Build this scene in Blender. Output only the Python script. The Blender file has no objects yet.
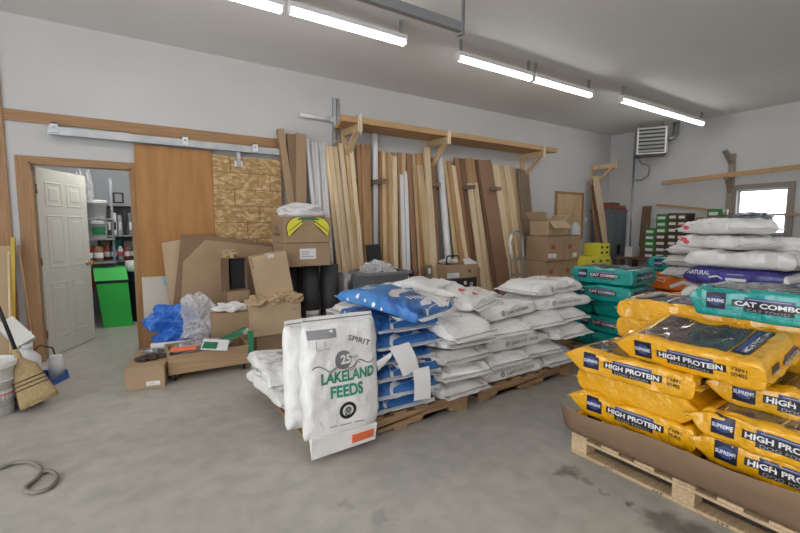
import bpy, bmesh, math, random
from mathutils import Vector, Matrix, noise
from mathutils.bvhtree import BVHTree
random.seed(7)
SC = bpy.context.scene
COL = SC.collection
PI = math.pi

# ------------------------------------------------------------------ camera
F = 430.0; PITCH = math.radians(5.22); YAW = math.radians(33.35); CH = 1.34
cam = bpy.data.cameras.new('camera'); cam.sensor_width = 36; cam.lens = F/800*36
cam.clip_start = .05; cam.clip_end = 200
co = bpy.data.objects.new('camera', cam); COL.objects.link(co)
co.location = (0, 0, CH); co.rotation_euler = (PI/2-PITCH, 0, -YAW)
SC.camera = co
CV = Vector((math.sin(YAW)*math.cos(PITCH), math.cos(YAW)*math.cos(PITCH), -math.sin(PITCH)))
CR = Vector((math.cos(YAW), -math.sin(YAW), 0)); CU = CR.cross(CV)
CO = Vector((0, 0, CH))
def at(x, y, X=None, Y=None, Z=None):
    """where a sight line meets a real plane of the room"""
    d = CV + CR*((x-400)/F) + CU*((266.5-y)/F)
    t = X/d.x if X is not None else Y/d.y if Y is not None else (Z-CH)/d.z
    return CO + d*t

# ------------------------------------------------------------------ room numbers
YB = 5.46; XR = 9.075; HC = 3.31; XL = -3.0; YF = -4.0

# ------------------------------------------------------------------ materials
MATS = {}
def mat(name, col, rough=.6, metal=0, var=0, scale=6, col2=None, bump=0, bscale=40, grain=False, spec=.5, emit=0, alpha=1, rand=0, coat=0, trans=0, mix=(.35, .65)):
    if name in MATS: return MATS[name]
    m = bpy.data.materials.new(name); m.use_nodes = True; MATS[name] = m
    n = m.node_tree.nodes; l = m.node_tree.links; b = n['Principled BSDF']
    c4 = (*col, 1)
    b.inputs['Base Color'].default_value = c4
    b.inputs['Roughness'].default_value = rough; b.inputs['Metallic'].default_value = metal
    b.inputs['Specular IOR Level'].default_value = spec
    b.inputs['Alpha'].default_value = alpha; b.inputs['Coat Weight'].default_value = coat; b.inputs['Coat Roughness'].default_value = .09
    b.inputs['Transmission Weight'].default_value = trans
    if emit:
        b.inputs['Emission Color'].default_value = c4; b.inputs['Emission Strength'].default_value = emit
    tc = n.new('ShaderNodeTexCoord'); vec = tc.outputs['Object']
    if grain:
        mp = n.new('ShaderNodeMapping'); mp.inputs['Scale'].default_value = grain; l.new(vec, mp.inputs[0]); vec = mp.outputs[0]
        oi = n.new('ShaderNodeObjectInfo'); ad = n.new('ShaderNodeVectorMath'); ad.operation = 'ADD'
        ml = n.new('ShaderNodeVectorMath'); ml.operation = 'SCALE'; ml.inputs[0].default_value = (31, 17, 23); l.new(oi.outputs['Random'], ml.inputs['Scale'])
        l.new(vec, ad.inputs[0]); l.new(ml.outputs[0], ad.inputs[1]); vec = ad.outputs[0]
    out = None
    if col2 or var:
        if not col2: col2 = tuple(max(0, c*(1-var)) for c in col)
        no = n.new('ShaderNodeTexNoise'); no.inputs['Scale'].default_value = scale; no.inputs['Detail'].default_value = 6
        l.new(vec, no.inputs['Vector'])
        cr = n.new('ShaderNodeValToRGB'); cr.color_ramp.elements[0].position = mix[0]; cr.color_ramp.elements[1].position = mix[1]
        cr.color_ramp.elements[0].color = (*col2, 1); cr.color_ramp.elements[1].color = c4
        l.new(no.outputs['Fac'], cr.inputs[0]); out = cr.outputs[0]
        if rand:
            oi = n.new('ShaderNodeObjectInfo'); hs = n.new('ShaderNodeHueSaturation')
            mr = n.new('ShaderNodeMapRange'); mr.inputs['To Min'].default_value = 1-rand; mr.inputs['To Max'].default_value = 1+rand
            l.new(oi.outputs['Random'], mr.inputs['Value']); l.new(mr.outputs[0], hs.inputs['Value']); l.new(out, hs.inputs['Color']); out = hs.outputs[0]
        l.new(out, b.inputs['Base Color'])
    if bump:
        no = n.new('ShaderNodeTexNoise'); no.inputs['Scale'].default_value = bscale; no.inputs['Detail'].default_value = 5
        l.new(tc.outputs['Object'], no.inputs['Vector'])
        bp = n.new('ShaderNodeBump'); bp.inputs['Strength'].default_value = bump; bp.inputs['Distance'].default_value = .02
        l.new(no.outputs['Fac'], bp.inputs['Height']); l.new(bp.outputs[0], b.inputs['Normal'])
    return m
M_wall = mat('painted_wall', (.60, .60, .605), .75, var=.05, scale=1.2)
M_ceil = mat('painted_ceiling', (.78, .77, .755), .8, var=.05, scale=.8)
def concrete():
    m = mat('concrete', (.48, .46, .41), .42, col2=(.39, .375, .335), scale=1.1, bump=.05, bscale=60, mix=(.3, .7))
    n = m.node_tree.nodes; l = m.node_tree.links; b = n['Principled BSDF']
    src = b.inputs['Base Color'].links[0].from_socket
    tc = n.new('ShaderNodeTexCoord')
    a = n.new('ShaderNodeTexNoise'); a.inputs['Scale'].default_value = 9; a.inputs['Detail'].default_value = 8; l.new(tc.outputs['Object'], a.inputs[0])
    r = n.new('ShaderNodeValToRGB'); r.color_ramp.elements[0].position = .3; r.color_ramp.elements[1].position = .62
    r.color_ramp.elements[0].color = (.82, .82, .82, 1); l.new(a.outputs['Fac'], r.inputs[0])
    mx = n.new('ShaderNodeMixRGB'); mx.blend_type = 'MULTIPLY'; mx.inputs[0].default_value = 1
    l.new(src, mx.inputs[1]); l.new(r.outputs[0], mx.inputs[2]); cur = mx.outputs[0]
    geo = n.new('ShaderNodeNewGeometry'); POS = geo.outputs['Position']
    # worn spill stains lying on the concrete
    for (px, py, rad, k) in ((567, 471, .075, .45), (586, 481, .035, .6), (631, 505, .03, .4), (668, 523, .10, .45), (604, 494, .03, .7), (380, 520, .06, .75), (345, 505, .05, .8), (700, 533, .08, .5)):
        p = at(px, py, Z=0)
        vm = n.new('ShaderNodeVectorMath'); vm.operation = 'DISTANCE'; vm.inputs[1].default_value = p
        nz = n.new('ShaderNodeTexNoise'); nz.inputs['Scale'].default_value = 14; l.new(POS, nz.inputs[0])
        mm = n.new('ShaderNodeVectorMath'); mm.operation = 'MULTIPLY_ADD'; mm.inputs[1].default_value = (.16, .16, 0); mm.inputs[2].default_value = (-.08, -.08, 0)
        l.new(nz.outputs['Color'], mm.inputs[0]); ad = n.new('ShaderNodeVectorMath'); l.new(POS, ad.inputs[0]); l.new(mm.outputs[0], ad.inputs[1])
        l.new(ad.outputs[0], vm.inputs[0])
        mr = n.new('ShaderNodeMapRange'); mr.inputs['From Min'].default_value = rad*.5; mr.inputs['From Max'].default_value = rad*1.2
        mr.inputs['To Min'].default_value = k; mr.inputs['To Max'].default_value = 1; l.new(vm.outputs['Value'], mr.inputs['Value'])
        mx = n.new('ShaderNodeMixRGB'); mx.blend_type = 'MULTIPLY'; mx.inputs[0].default_value = 1
        l.new(cur, mx.inputs[1]); l.new(mr.outputs[0], mx.inputs[2]); cur = mx.outputs[0]
    l.new(cur, b.inputs['Base Color'])
    return m
M_floor = concrete()
G = (30, 30, 1.2)      # grain along local z
GX = (1.2, 30, 30)
M_pine = mat('pine', (.70, .52, .31), .6, col2=(.54, .37, .20), scale=2, grain=G, rand=.12)
M_pale = mat('pale_pine', (.79, .64, .43), .6, col2=(.66, .50, .31), scale=2, grain=G, rand=.12)
M_fir = mat('fir', (.50, .30, .14), .6, col2=(.38, .21, .10), scale=2, grain=G, rand=.15)
M_redw = mat('reddish_wood', (.40, .22, .11), .6, col2=(.30, .15, .08), scale=2, grain=G, rand=.12)
M_dark = mat('dark_wood', (.21, .125, .07), .65, col2=(.15, .085, .05), scale=2, grain=G, rand=.15)
M_gray = mat('weathered_wood', (.30, .22, .14), .75, col2=(.20, .145, .10), scale=2, grain=G, rand=.1)
M_hard = mat('hardboard', (.33, .19, .115), .6, col2=(.28, .155, .09), scale=3)
M_trim = mat('stained_trim', (.40, .23, .105), .5, col2=(.31, .165, .07), scale=2, grain=GX)
M_trimv = mat('stained_trim_upright', (.40, .23, .105), .5, col2=(.31, .165, .07), scale=2, grain=G)
M_ply = mat('orange_plywood', (.47, .235, .075), .5, col2=(.38, .18, .055), scale=1.6, grain=(7, 7, 1.0))
M_shelfw = mat('shelf_lumber', (.55, .34, .16), .6, col2=(.44, .26, .12), scale=2, grain=GX)
M_pallet = mat('pallet_wood', (.62, .46, .28), .75, col2=(.48, .34, .20), scale=3, grain=(4, 25, 25), rand=.12)
M_pallet2 = mat('brown_pallet_wood', (.40, .25, .13), .75, col2=(.28, .17, .09), scale=3, grain=(4, 25, 25), rand=.12)
def osb():
    m = mat('osb', (.55, .37, .18), .7)
    n = m.node_tree.nodes; l = m.node_tree.links; b = n['Principled BSDF']
    tc = n.new('ShaderNodeTexCoord'); nz = n.new('ShaderNodeTexNoise'); nz.inputs['Scale'].default_value = 5; l.new(tc.outputs['Object'], nz.inputs[0])
    mm = n.new('ShaderNodeMixRGB'); mm.inputs[0].default_value = .12; l.new(tc.outputs['Object'], mm.inputs[1]); l.new(nz.outputs['Color'], mm.inputs[2])
    mp = n.new('ShaderNodeMapping'); mp.inputs['Scale'].default_value = (1, 1, 1.7); l.new(mm.outputs[0], mp.inputs[0])
    v = n.new('ShaderNodeTexVoronoi'); v.inputs['Scale'].default_value = 26; l.new(mp.outputs[0], v.inputs['Vector'])
    cr = n.new('ShaderNodeValToRGB'); e = cr.color_ramp.elements
    e[0].color = (.36, .22, .09, 1); e[1].color = (.66, .49, .28, 1); x = e.new(.5); x.color = (.46, .29, .12, 1)
    sp = n.new('ShaderNodeSeparateColor'); l.new(v.outputs['Color'], sp.inputs[0]); l.new(sp.outputs[0], cr.inputs[0]); l.new(cr.outputs[0], b.inputs['Base Color'])
    return m
M_osb = osb()
M_card = mat('cardboard', (.41, .28, .17), .8, var=.12, scale=4)
M_cardl = mat('light_cardboard', (.54, .395, .25), .8, var=.10, scale=4)
M_cardd = mat('dark_cardboard', (.26, .165, .10), .8, var=.12, scale=3)
M_kraft = mat('kraft_paper', (.50, .36, .21), .8, var=.15, scale=6)
M_white = mat('white_plastic', (.80, .80, .79), .4)
M_paper = mat('white_paper', (.80, .80, .80), .7)
M_pvc = mat('white_pvc', (.74, .74, .75), .35)
M_door = mat('door_paint', (.66, .65, .58), .5)
M_brass = mat('brass', (.55, .34, .16), .25, 1)
M_galv = mat('galvanized_steel', (.48, .50, .52), .4, .85, var=.2, scale=9)
M_steel = mat('gray_steel', (.33, .34, .36), .45, .6)
M_black = mat('black_roll', (.030, .030, .034), .55)
M_blackp = mat('black_plastic', (.02, .02, .022), .5)
M_bin = mat('gray_bin_plastic', (.16, .165, .17), .45)
M_binr = mat('gray_bin_rim', (.22, .225, .23), .45)
M_locker = mat('locker_gray', (.15, .165, .19), .5)
M_sack = mat('woven_sack', (.84, .83, .815), .55, var=.10, scale=7, bump=.75, bscale=13)
M_sackg = mat('grayish_sack', (.70, .68, .655), .6, var=.10, scale=7, bump=.75, bscale=13)
M_yel = mat('yellow_film', (.86, .43, .006), .22, var=.10, scale=3, bump=.8, bscale=24, coat=1)
M_teal = mat('teal_film', (.0, .35, .32), .22, var=.2, scale=3, bump=.8, bscale=24, coat=1)
M_org = mat('orange_film', (.88, .20, .025), .25, bump=.3, bscale=16)
M_blue = mat('blue_film', (.035, .165, .46), .4, col2=(.015, .075, .27), scale=11, bump=.25, bscale=16, mix=(.42, .5))
M_bluet = mat('plain_blue_film', (.055, .23, .56), .45, var=.12, scale=6, bump=.25, bscale=16)
M_pur = mat('purple_film', (.045, .04, .29), .3, var=.4, scale=8, bump=.6, bscale=20, coat=.5)
M_glossw = mat('glossy_white_film', (.78, .77, .75), .22, var=.06, scale=5, bump=.3, bscale=14, coat=.2)
M_navy = mat('navy_print', (.012, .014, .035), .3)
M_ink = mat('black_ink', (.015, .015, .017), .4)
M_bstrip = mat('blue_strip_print', (.05, .075, .23), .3)
M_lett = mat('white_lettering', (.78, .78, .80), .4)
M_grayink = mat('gray_ink', (.20, .20, .215), .6)
M_softink = mat('pale_gray_ink', (.40, .40, .42), .6)
M_redink = mat('red_ink', (.75, .10, .14), .6)
M_green = mat('green_ink', (.02, .30, .20), .6)
M_orlab = mat('orange_label', (.82, .17, .06), .6)
M_blueobj = mat('blue_plastic', (.04, .12, .42), .4)
M_bluebag = mat('blue_bag_film', (.03, .17, .66), .3, var=.25, scale=9, bump=.3, bscale=20)
M_greenp = mat('green_plastic', (.03, .50, .07), .45)
M_greend = mat('dark_green_plastic', (.015, .16, .05), .5)
M_frameg = mat('green_painted_frame', (.02, .20, .09), .5)
M_navyp = mat('dark_blue_plastic', (.018, .022, .07), .5)
M_straw = mat('broom_straw', (.46, .34, .17), .85, col2=(.30, .21, .10), scale=3, grain=(60, 60, 3))
M_thread = mat('dark_thread', (.06, .045, .03), .8)
M_yelbox = mat('yellow_carton', (.72, .68, .06), .6)
M_shoeg = mat('green_carton', (.04, .24, .05), .6)
M_shoeb = mat('brown_carton', (.085, .06, .03), .6)
M_red = mat('red_object', (.42, .06, .04), .5)
M_yelw = mat('yellow_paint', (.62, .42, .05), .5)
M_winf = mat('window_casing', (.30, .255, .22), .6)
M_sash = mat('window_sash', (.45, .45, .46), .45)
M_foil = mat('foil_wrap', (.55, .55, .57), .3, .6, var=.6, scale=30, bump=.4, bscale=50)
M_clear = mat('clear_film', (.78, .78, .80), .22, alpha=.55, bump=.5, bscale=22)
M_clearw = mat('milky_film', (.80, .80, .82), .3, alpha=.85, bump=.4, bscale=18)
M_foam = mat('foam_panel', (.70, .69, .64), .8)
M_tube = mat('lamp_tube', (1, .98, .95), .4, emit=14)
M_lampbody = mat('lamp_body', (.75, .75, .75), .5)
M_cable = mat('gray_cable', (.22, .20, .17), .6)
M_photo_glint = None
def photo_glint_print(name, cols, scale):
    m = bpy.data.materials.new(name); m.use_nodes = True
    n = m.node_tree.nodes; l = m.node_tree.links; b = n['Principled BSDF']; b.inputs['Roughness'].default_value = .12
    b.inputs['Coat Weight'].default_value = .5
    tc = n.new('ShaderNodeTexCoord'); mp = n.new('ShaderNodeMapping'); mp.inputs['Scale'].default_value = (1, 1, .2); l.new(tc.outputs['Object'], mp.inputs[0])
    no = n.new('ShaderNodeTexNoise'); no.inputs['Scale'].default_value = scale; no.inputs['Detail'].default_value = 3; no.inputs['Distortion'].default_value = .6
    l.new(mp.outputs[0], no.inputs[0]); cr = n.new('ShaderNodeValToRGB'); cr.color_ramp.interpolation = 'EASE'
    e = cr.color_ramp.elements; k = len(cols)
    for i, c in enumerate(cols):
        p = .30+.42*i/(k-1)
        x = e[0] if i == 0 else e[1] if i == k-1 else e.new(p)
        x.position = p; x.color = (*c, 1)
    l.new(no.outputs['Fac'], cr.inputs[0]); l.new(cr.outputs[0], b.inputs['Base Color'])
    bn = n.new('ShaderNodeTexNoise'); bn.inputs['Scale'].default_value = 38; bn.inputs['Detail'].default_value = 3; l.new(tc.outputs['Object'], bn.inputs[0])
    bp = n.new('ShaderNodeBump'); bp.inputs['Strength'].default_value = 1.0; bp.inputs['Distance'].default_value = .02; l.new(bn.outputs['Fac'], bp.inputs['Height']); l.new(bp.outputs[0], b.inputs['Normal'])
    return m
M_photo_glint = photo_glint_print('dark_photo_glint_print', [(.012, .014, .03), (.55, .57, .62), (.02, .024, .06), (.015, .016, .02), (.62, .64, .68), (.10, .12, .18), (.02, .02, .04), (.6, .6, .62), (.03, .035, .07)], 16)  # dark picture print; its pale stops paint in the glints on wrinkled film

# ------------------------------------------------------------------ mesh builder
class MB:
    def __init__(s): s.bm = bmesh.new(); s.mats = []
    def mi(s, m):
        if m not in s.mats: s.mats.append(m)
        return s.mats.index(m)
    def face(s, vs, m, smooth=False):
        try: f = s.bm.faces.new(vs)
        except ValueError: return None
        f.material_index = s.mi(m); f.smooth = smooth; return f
    def hexa(s, P, m):
        v = [s.bm.verts.new(p) for p in P]
        for q in ((0, 3, 2, 1), (4, 5, 6, 7), (0, 1, 5, 4), (1, 2, 6, 5), (2, 3, 7, 6), (3, 0, 4, 7)): s.face([v[i] for i in q], m)
        return v
    def box(s, a, b, m, M=None):
        (x0, y0, z0), (x1, y1, z1) = a, b
        P = [Vector(p) for p in ((x0, y0, z0), (x1, y0, z0), (x1, y1, z0), (x0, y1, z0), (x0, y0, z1), (x1, y0, z1), (x1, y1, z1), (x0, y1, z1))]
        if M is not None: P = [M @ p for p in P]
        return s.hexa(P, m)
    def bevelbox(s, a, b, m, r=.01, M=None):
        t = bmesh.new(); bmesh.ops.create_cube(t, size=1)
        a = Vector(a); b = Vector(b)
        for v in t.verts: v.co = Vector(((a[i]+b[i])/2+v.co[i]*(b[i]-a[i]) for i in range(3)))
        bmesh.ops.bevel(t, geom=t.edges[:], offset=r, segments=2, affect='EDGES', profile=.5)
        s.add(t, m, M, smooth=False)
    def add(s, t, m, M=None, smooth=True):
        mp = {}
        for v in t.verts: mp[v] = s.bm.verts.new(M @ v.co if M is not None else v.co)
        for f in t.faces: s.face([mp[v] for v in f.verts], m, smooth)
        t.free()
    def bar(s, p, q, w, t, m, up=(0, 0, 1)):
        """board between two points; w along the side axis, t along the other"""
        p = Vector(p); q = Vector(q); d = (q-p).normalized(); u = Vector(up)
        a = d.cross(u)
        if a.length < 1e-4: a = Vector((1, 0, 0))
        a.normalize(); b = a.cross(d).normalized(); a = a*w/2; b = b*t/2
        s.hexa([p-a-b, p+a-b, p+a+b, p-a+b, q-a-b, q+a-b, q+a+b, q-a+b], m)
    def tube(s, pts, r, m, n=10, caps=True, closed=False):
        pts = [Vector(p) for p in pts]; rings = []; k = len(pts); prev = None
        rs = r if isinstance(r, (list, tuple)) else [r]*k
        for i, p in enumerate(pts):
            a = pts[(i-1) % k] if (i or closed) else p; b = pts[(i+1) % k] if (i < k-1 or closed) else p
            d = (b-a).normalized()
            if prev is None:
                x = d.cross(Vector((0, 0, 1)))
                if x.length < 1e-3: x = Vector((1, 0, 0))
            else: x = prev-d*prev.dot(d)
            x.normalize(); prev = x; y = d.cross(x)
            rings.append([s.bm.verts.new(p+(x*math.cos(2*PI*j/n)+y*math.sin(2*PI*j/n))*rs[i]) for j in range(n)])
        for i in range(k if closed else k-1):
            A, B = rings[i], rings[(i+1) % k]
            for j in range(n): s.face([A[j], A[(j+1) % n], B[(j+1) % n], B[j]], m, True)
        if caps and not closed:
            s.face(rings[0][::-1], m); s.face(rings[-1], m)
    def lathe(s, c, prof, m, n=24, M=None):
        """prof: [(r,z)...] turned about z at c"""
        rings = []
        for r, z in prof:
            rg = []
            for j in range(n):
                p = Vector((r*math.cos(2*PI*j/n), r*math.sin(2*PI*j/n), z))
                if M is not None: p = M @ p
                rg.append(s.bm.verts.new(p+Vector(c)))
            rings.append(rg)
        for A, B in zip(rings, rings[1:]):
            for j in range(n): s.face([A[j], A[(j+1) % n], B[(j+1) % n], B[j]], m, True)
        s.face(rings[0][::-1], m); s.face(rings[-1], m)
    def blob(s, c, size, m, seed=0, amp=.25, freq=3, sub=4, flat=True, fine=.10):
        t = bmesh.new(); bmesh.ops.create_icosphere(t, subdivisions=sub, radius=1)
        for v in t.verts:
            d = v.co.normalized()
            k = 1+amp*noise.noise(d*freq*.6+Vector((seed, 0, 0)))-fine*2.6*abs(noise.noise(d*freq*1.3+Vector((0, seed, 0))))-fine*2*abs(noise.noise(d*freq*3.1+Vector((seed, seed, 0))))+fine*1.2
            p = d*k
            v.co = Vector((p.x*size[0], p.y*size[1], max(p.z, -.75)*size[2] if flat else p.z*size[2]))+Vector(c)
        s.add(t, m, smooth=False)

def tag(o, label=None, cat=None, group=None, kind=None):
    if label: o['label'] = label
    if cat: o['category'] = cat
    if group: o['group'] = group
    if kind: o['kind'] = kind
    return o
def wloc(o):
    v = Vector((0, 0, 0))
    while o is not None: v = v+Vector(o.location); o = o.parent
    return v
def obj(name, mb, parent=None, local=False, kind=None, label=None):
    """link a builder as one object; world coordinates unless local"""
    me = bpy.data.meshes.new(name)
    bmesh.ops.recalc_face_normals(mb.bm, faces=mb.bm.faces[:])
    o = bpy.data.objects.new(name, me); COL.objects.link(o)
    if not local:
        if parent is None:
            xs = [v.co for v in mb.bm.verts]
            org = Vector(((min(v.x for v in xs)+max(v.x for v in xs))/2, (min(v.y for v in xs)+max(v.y for v in xs))/2, min(v.z for v in xs)))
            o.location = org
        else: org = wloc(parent)
        bmesh.ops.translate(mb.bm, verts=mb.bm.verts[:], vec=-org)
    mb.bm.to_mesh(me); mb.bm.free()
    for m in mb.mats: me.materials.append(m)
    if parent is not None: o.parent = parent
    if kind: o['kind'] = kind
    if label: o['label'] = label
    return o
def single(name, mb, label, cat, group=None):
    return tag(obj(name, mb), label, cat, group)
def thing(name, label, cat, loc, group=None):
    o = bpy.data.objects.new(name, None); COL.objects.link(o); o.location = loc; o.empty_display_size = .1
    return tag(o, label, cat, group)
def dup(root, label=None, group=None):
    r = root.copy(); COL.objects.link(r)
    for ch in list(root.children):
        c = ch.copy(); COL.objects.link(c); c.parent = r
        for g in ch.children:
            d = g.copy(); COL.objects.link(d); d.parent = c
    if label: r['label'] = label
    if group: r['group'] = group
    return r
class Proto:
    """first placing moves the thing itself, later ones copy it"""
    def __init__(s, *roots): s.roots = list(roots); s.used = set(); s.k = 0
    def put(s, loc, rz, label, group=None, rx=0, ry=0, flip=False):
        i = s.k % len(s.roots); s.k += 1; r = s.roots[i]
        o = dup(r) if i in s.used else r
        s.used.add(i); o.location = loc; o.rotation_euler = (rx, ry, rz); o['label'] = label
        if group: o['group'] = group
        return o
ORD = ['first', 'second', 'third', 'fourth', 'fifth', 'sixth', 'seventh', 'eighth', 'ninth', 'tenth']

# ------------------------------------------------------------------ lettering
_TC = {}
def glyphs(txt, bold=.0):
    if (txt, bold) in _TC: return _TC[(txt, bold)]
    c = bpy.data.curves.new('t', 'FONT'); c.body = txt; c.offset = bold; c.resolution_u = 3; c.size = 1
    o = bpy.data.objects.new('t', c); COL.objects.link(o)
    bpy.context.view_layer.update()
    me = bpy.data.meshes.new_from_object(o.evaluated_get(bpy.context.evaluated_depsgraph_get()))
    V = [(v.co.x, v.co.y) for v in me.vertices]; Fc = [tuple(p.vertices) for p in me.polygons]
    x0 = min(v[0] for v in V); x1 = max(v[0] for v in V); y0 = min(v[1] for v in V); y1 = max(v[1] for v in V)
    V = [((x-x0)/(x1-x0)-.5, (y-y0)/(y1-y0)-.5) for x, y in V]
    bpy.data.objects.remove(o); bpy.data.curves.remove(c); bpy.data.meshes.remove(me)
    _TC[(txt, bold)] = (V, Fc); return V, Fc
class Decal:
    """printing laid on a surface: on a body's real shape (bvh) or on a flat face"""
    def __init__(s, org, A, B, N, bvh=None):
        s.mb = MB(); s.o = Vector(org); s.A = Vector(A); s.B = Vector(B); s.N = Vector(N); s.bvh = bvh
    def P(s, a, b, off):
        p = s.o+s.A*a+s.B*b
        if s.bvh:
            h = s.bvh.ray_cast(p+s.N*.4, -s.N, .6)
            if h[0] is not None: return h[0]+s.N*off
        return p+s.N*off
    def polys(s, V, Fc, m, off):
        vs = [s.mb.bm.verts.new(s.P(a, b, off)) for a, b in V]
        for f in Fc: s.mb.face([vs[i] for i in f], m, True)
    def panel(s, cx, cy, w, h, m, off=.002, n=None, rot=0):
        nx = n or max(2, int(w/.02)); ny = max(2, int(h/.02)); c, q = math.cos(rot), math.sin(rot)
        V = []
        for j in range(ny+1):
            for i in range(nx+1):
                x, y = w*(i/nx-.5), h*(j/ny-.5); V.append((cx+x*c-y*q, cy+x*q+y*c))
        s.polys(V, [(j*(nx+1)+i, j*(nx+1)+i+1, (j+1)*(nx+1)+i+1, (j+1)*(nx+1)+i) for j in range(ny) for i in range(nx)], m, off)
    def text(s, t, cx, cy, w, h, m, bold=.0, off=.004, rot=0, arc=0):
        V, Fc = glyphs(t, bold); c, q = math.cos(rot), math.sin(rot)
        V = [(x*w, y*h-arc*(2*x)**2*h) for x, y in V]
        s.polys([(cx+x*c-y*q, cy+x*q+y*c) for x, y in V], Fc, m, off)
    def ring(s, cx, cy, r0, r1, m, off=.003, n=24, a0=0, a1=2*PI, sy=1):
        V = []; Fc = []
        for i in range(n+1):
            a = a0+(a1-a0)*i/n; V += [(cx+r0*math.cos(a), cy+r0*sy*math.sin(a)), (cx+r1*math.cos(a), cy+r1*sy*math.sin(a))]
        s.polys(V, [(2*i, 2*i+1, 2*i+3, 2*i+2) for i in range(n)], m, off)
    def strip(s, pts, w, m, off=.003):
        V = []; k = len(pts)
        for i, (x, y) in enumerate(pts):
            a = pts[max(0, i-1)]; b = pts[min(k-1, i+1)]; d = Vector((b[0]-a[0], b[1]-a[1])).normalized()
            ww = w(i/(k-1)) if callable(w) else w
            V += [(x-d.y*ww/2, y+d.x*ww/2), (x+d.y*ww/2, y-d.x*ww/2)]
        s.polys(V, [(2*i, 2*i+1, 2*i+3, 2*i+2) for i in range(k-1)], m, off)
    def done(s, name, parent, local=True): return obj(name, s.mb, parent, local)

# ------------------------------------------------------------------ bags
def bag_mb(L, W, T, m, seed=0, p=7, e=.5, wr=.006, nu=48, nv=48, seam=.03, seam_m=None, droop=0, matfn=None, taper=.05, squeeze=.45, crease=0, pinch=0):
    mb = MB(); rings = []; xs = []
    for i in range(nu+1):
        s = math.sin(PI/2*(-1+2*i/nu)); s = s*.75+(-1+2*i/nu)*.25
        h = T*max(.0016, (1-abs(s)**p))**squeeze; w = W*(1-taper*abs(s)**4); rg = []
        zc = T/2
        if pinch:
            h = T*max(.0016, (1-max(0, s)**22))**.42
            if s < -1+pinch: u = (-1+pinch-s)/pinch; h = T*(1-u**1.25*.93); zc = T*(.5+.12*u); w = W*(1+.035*u)
        h = max(h, .012)
        for j in range(nv):
            a = 2*PI*j/nv; c, q = math.cos(a), math.sin(a)
            P = Vector((s*L/2, w/2*math.copysign(abs(c)**e, c), zc+h/2*math.copysign(abs(q)**e, q)))
            n1 = noise.noise(P*5+Vector((seed*7.3, 0, 0))); n2 = noise.noise(P*16+Vector((0, seed*3.1, 0))); n3 = abs(noise.noise(Vector((P.x*9, P.y*30, P.z*24))+Vector((seed, 5, 0))))
            dz = wr*(1.3*n1+.7*n2-.5*n3); P.z += dz*(1 if q > 0 else -.25); P.y += wr*.9*noise.noise(P*9+Vector((seed, seed, 0)))
            P.x += wr*1.2*noise.noise(Vector((P.y*7, P.z*9, seed*2.7)))*abs(s)**3
            if crease:
                cr = abs(noise.noise(Vector((P.x*6+2*n1, P.y*8, P.z*7+seed*1.7))))
                k = crease*max(0, .22-cr)/.22
                P.z -= k*(1 if q > .3 else 0); P.y -= k*.8*math.copysign(1, c)*(abs(c) > .4)
            P.z -= droop*max(0, abs(s)-.35)**2
            rg.append(mb.bm.verts.new(P))
        rings.append(rg); xs.append(s)
    for i in range(nu):
        for j in range(nv):
            A, B = rings[i], rings[i+1]
            mm = matfn((xs[i]+xs[i+1])/2, j/nv) if matfn else m
            mb.face([A[j], A[(j+1) % nv], B[(j+1) % nv], B[j]], mm, True)
    bmesh_caps = (rings[0][::-1], rings[-1])
    for c in bmesh_caps: mb.face(c, m)
    smb = []
    if seam:
        wobble = lambda y, k: .006*noise.noise(Vector((y*14, k, seed)))
        for sg in (-1, 1):
            sb_ = MB(); ny = 14; a = []; z0 = T/2-droop*.42+(.12*T if pinch and sg < 0 else 0)
            for i in range(ny+1):
                y = W*(1-taper)*(.985 if not pinch or sg > 0 else 1.02)*(i/ny-.5); col = []
                for k, (dx, dz) in enumerate(((-.012, .003), (seam, .003), (seam, -.001), (-.012, -.001))):
                    col.append(sb_.bm.verts.new((sg*(L/2+dx+wobble(y, k)*(k in (1, 2))), y, z0+dz+wobble(y, 9)*2*(k in (1, 2))-.25*max(0, dx))))
                a.append(col)
            for i in range(ny):
                for k in range(4): sb_.face([a[i][k], a[i+1][k], a[i+1][(k+1) % 4], a[i][(k+1) % 4]], seam_m or m)
            sb_.face(a[0], seam_m or m); sb_.face(a[-1][::-1], seam_m or m)
            if seam > .03:
                xa, xb = L/2+seam*.42, L/2+seam*.58
                for i in range(ny):
                    q = []
                    for (ii, xx) in ((i, xa), (i, xb), (i+1, xb), (i+1, xa)):
                        y = W*(1-taper)*.985*(ii/ny-.5); q.append(sb_.bm.verts.new((sg*xx, y, z0+.0055+wobble(y, 9)*1.0-.12*max(0, xx-L/2))))
                    sb_.face(q, M_grayink)
            smb.append(sb_)
    bvh = BVHTree.FromBMesh(mb.bm)
    return mb, smb, bvh

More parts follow.
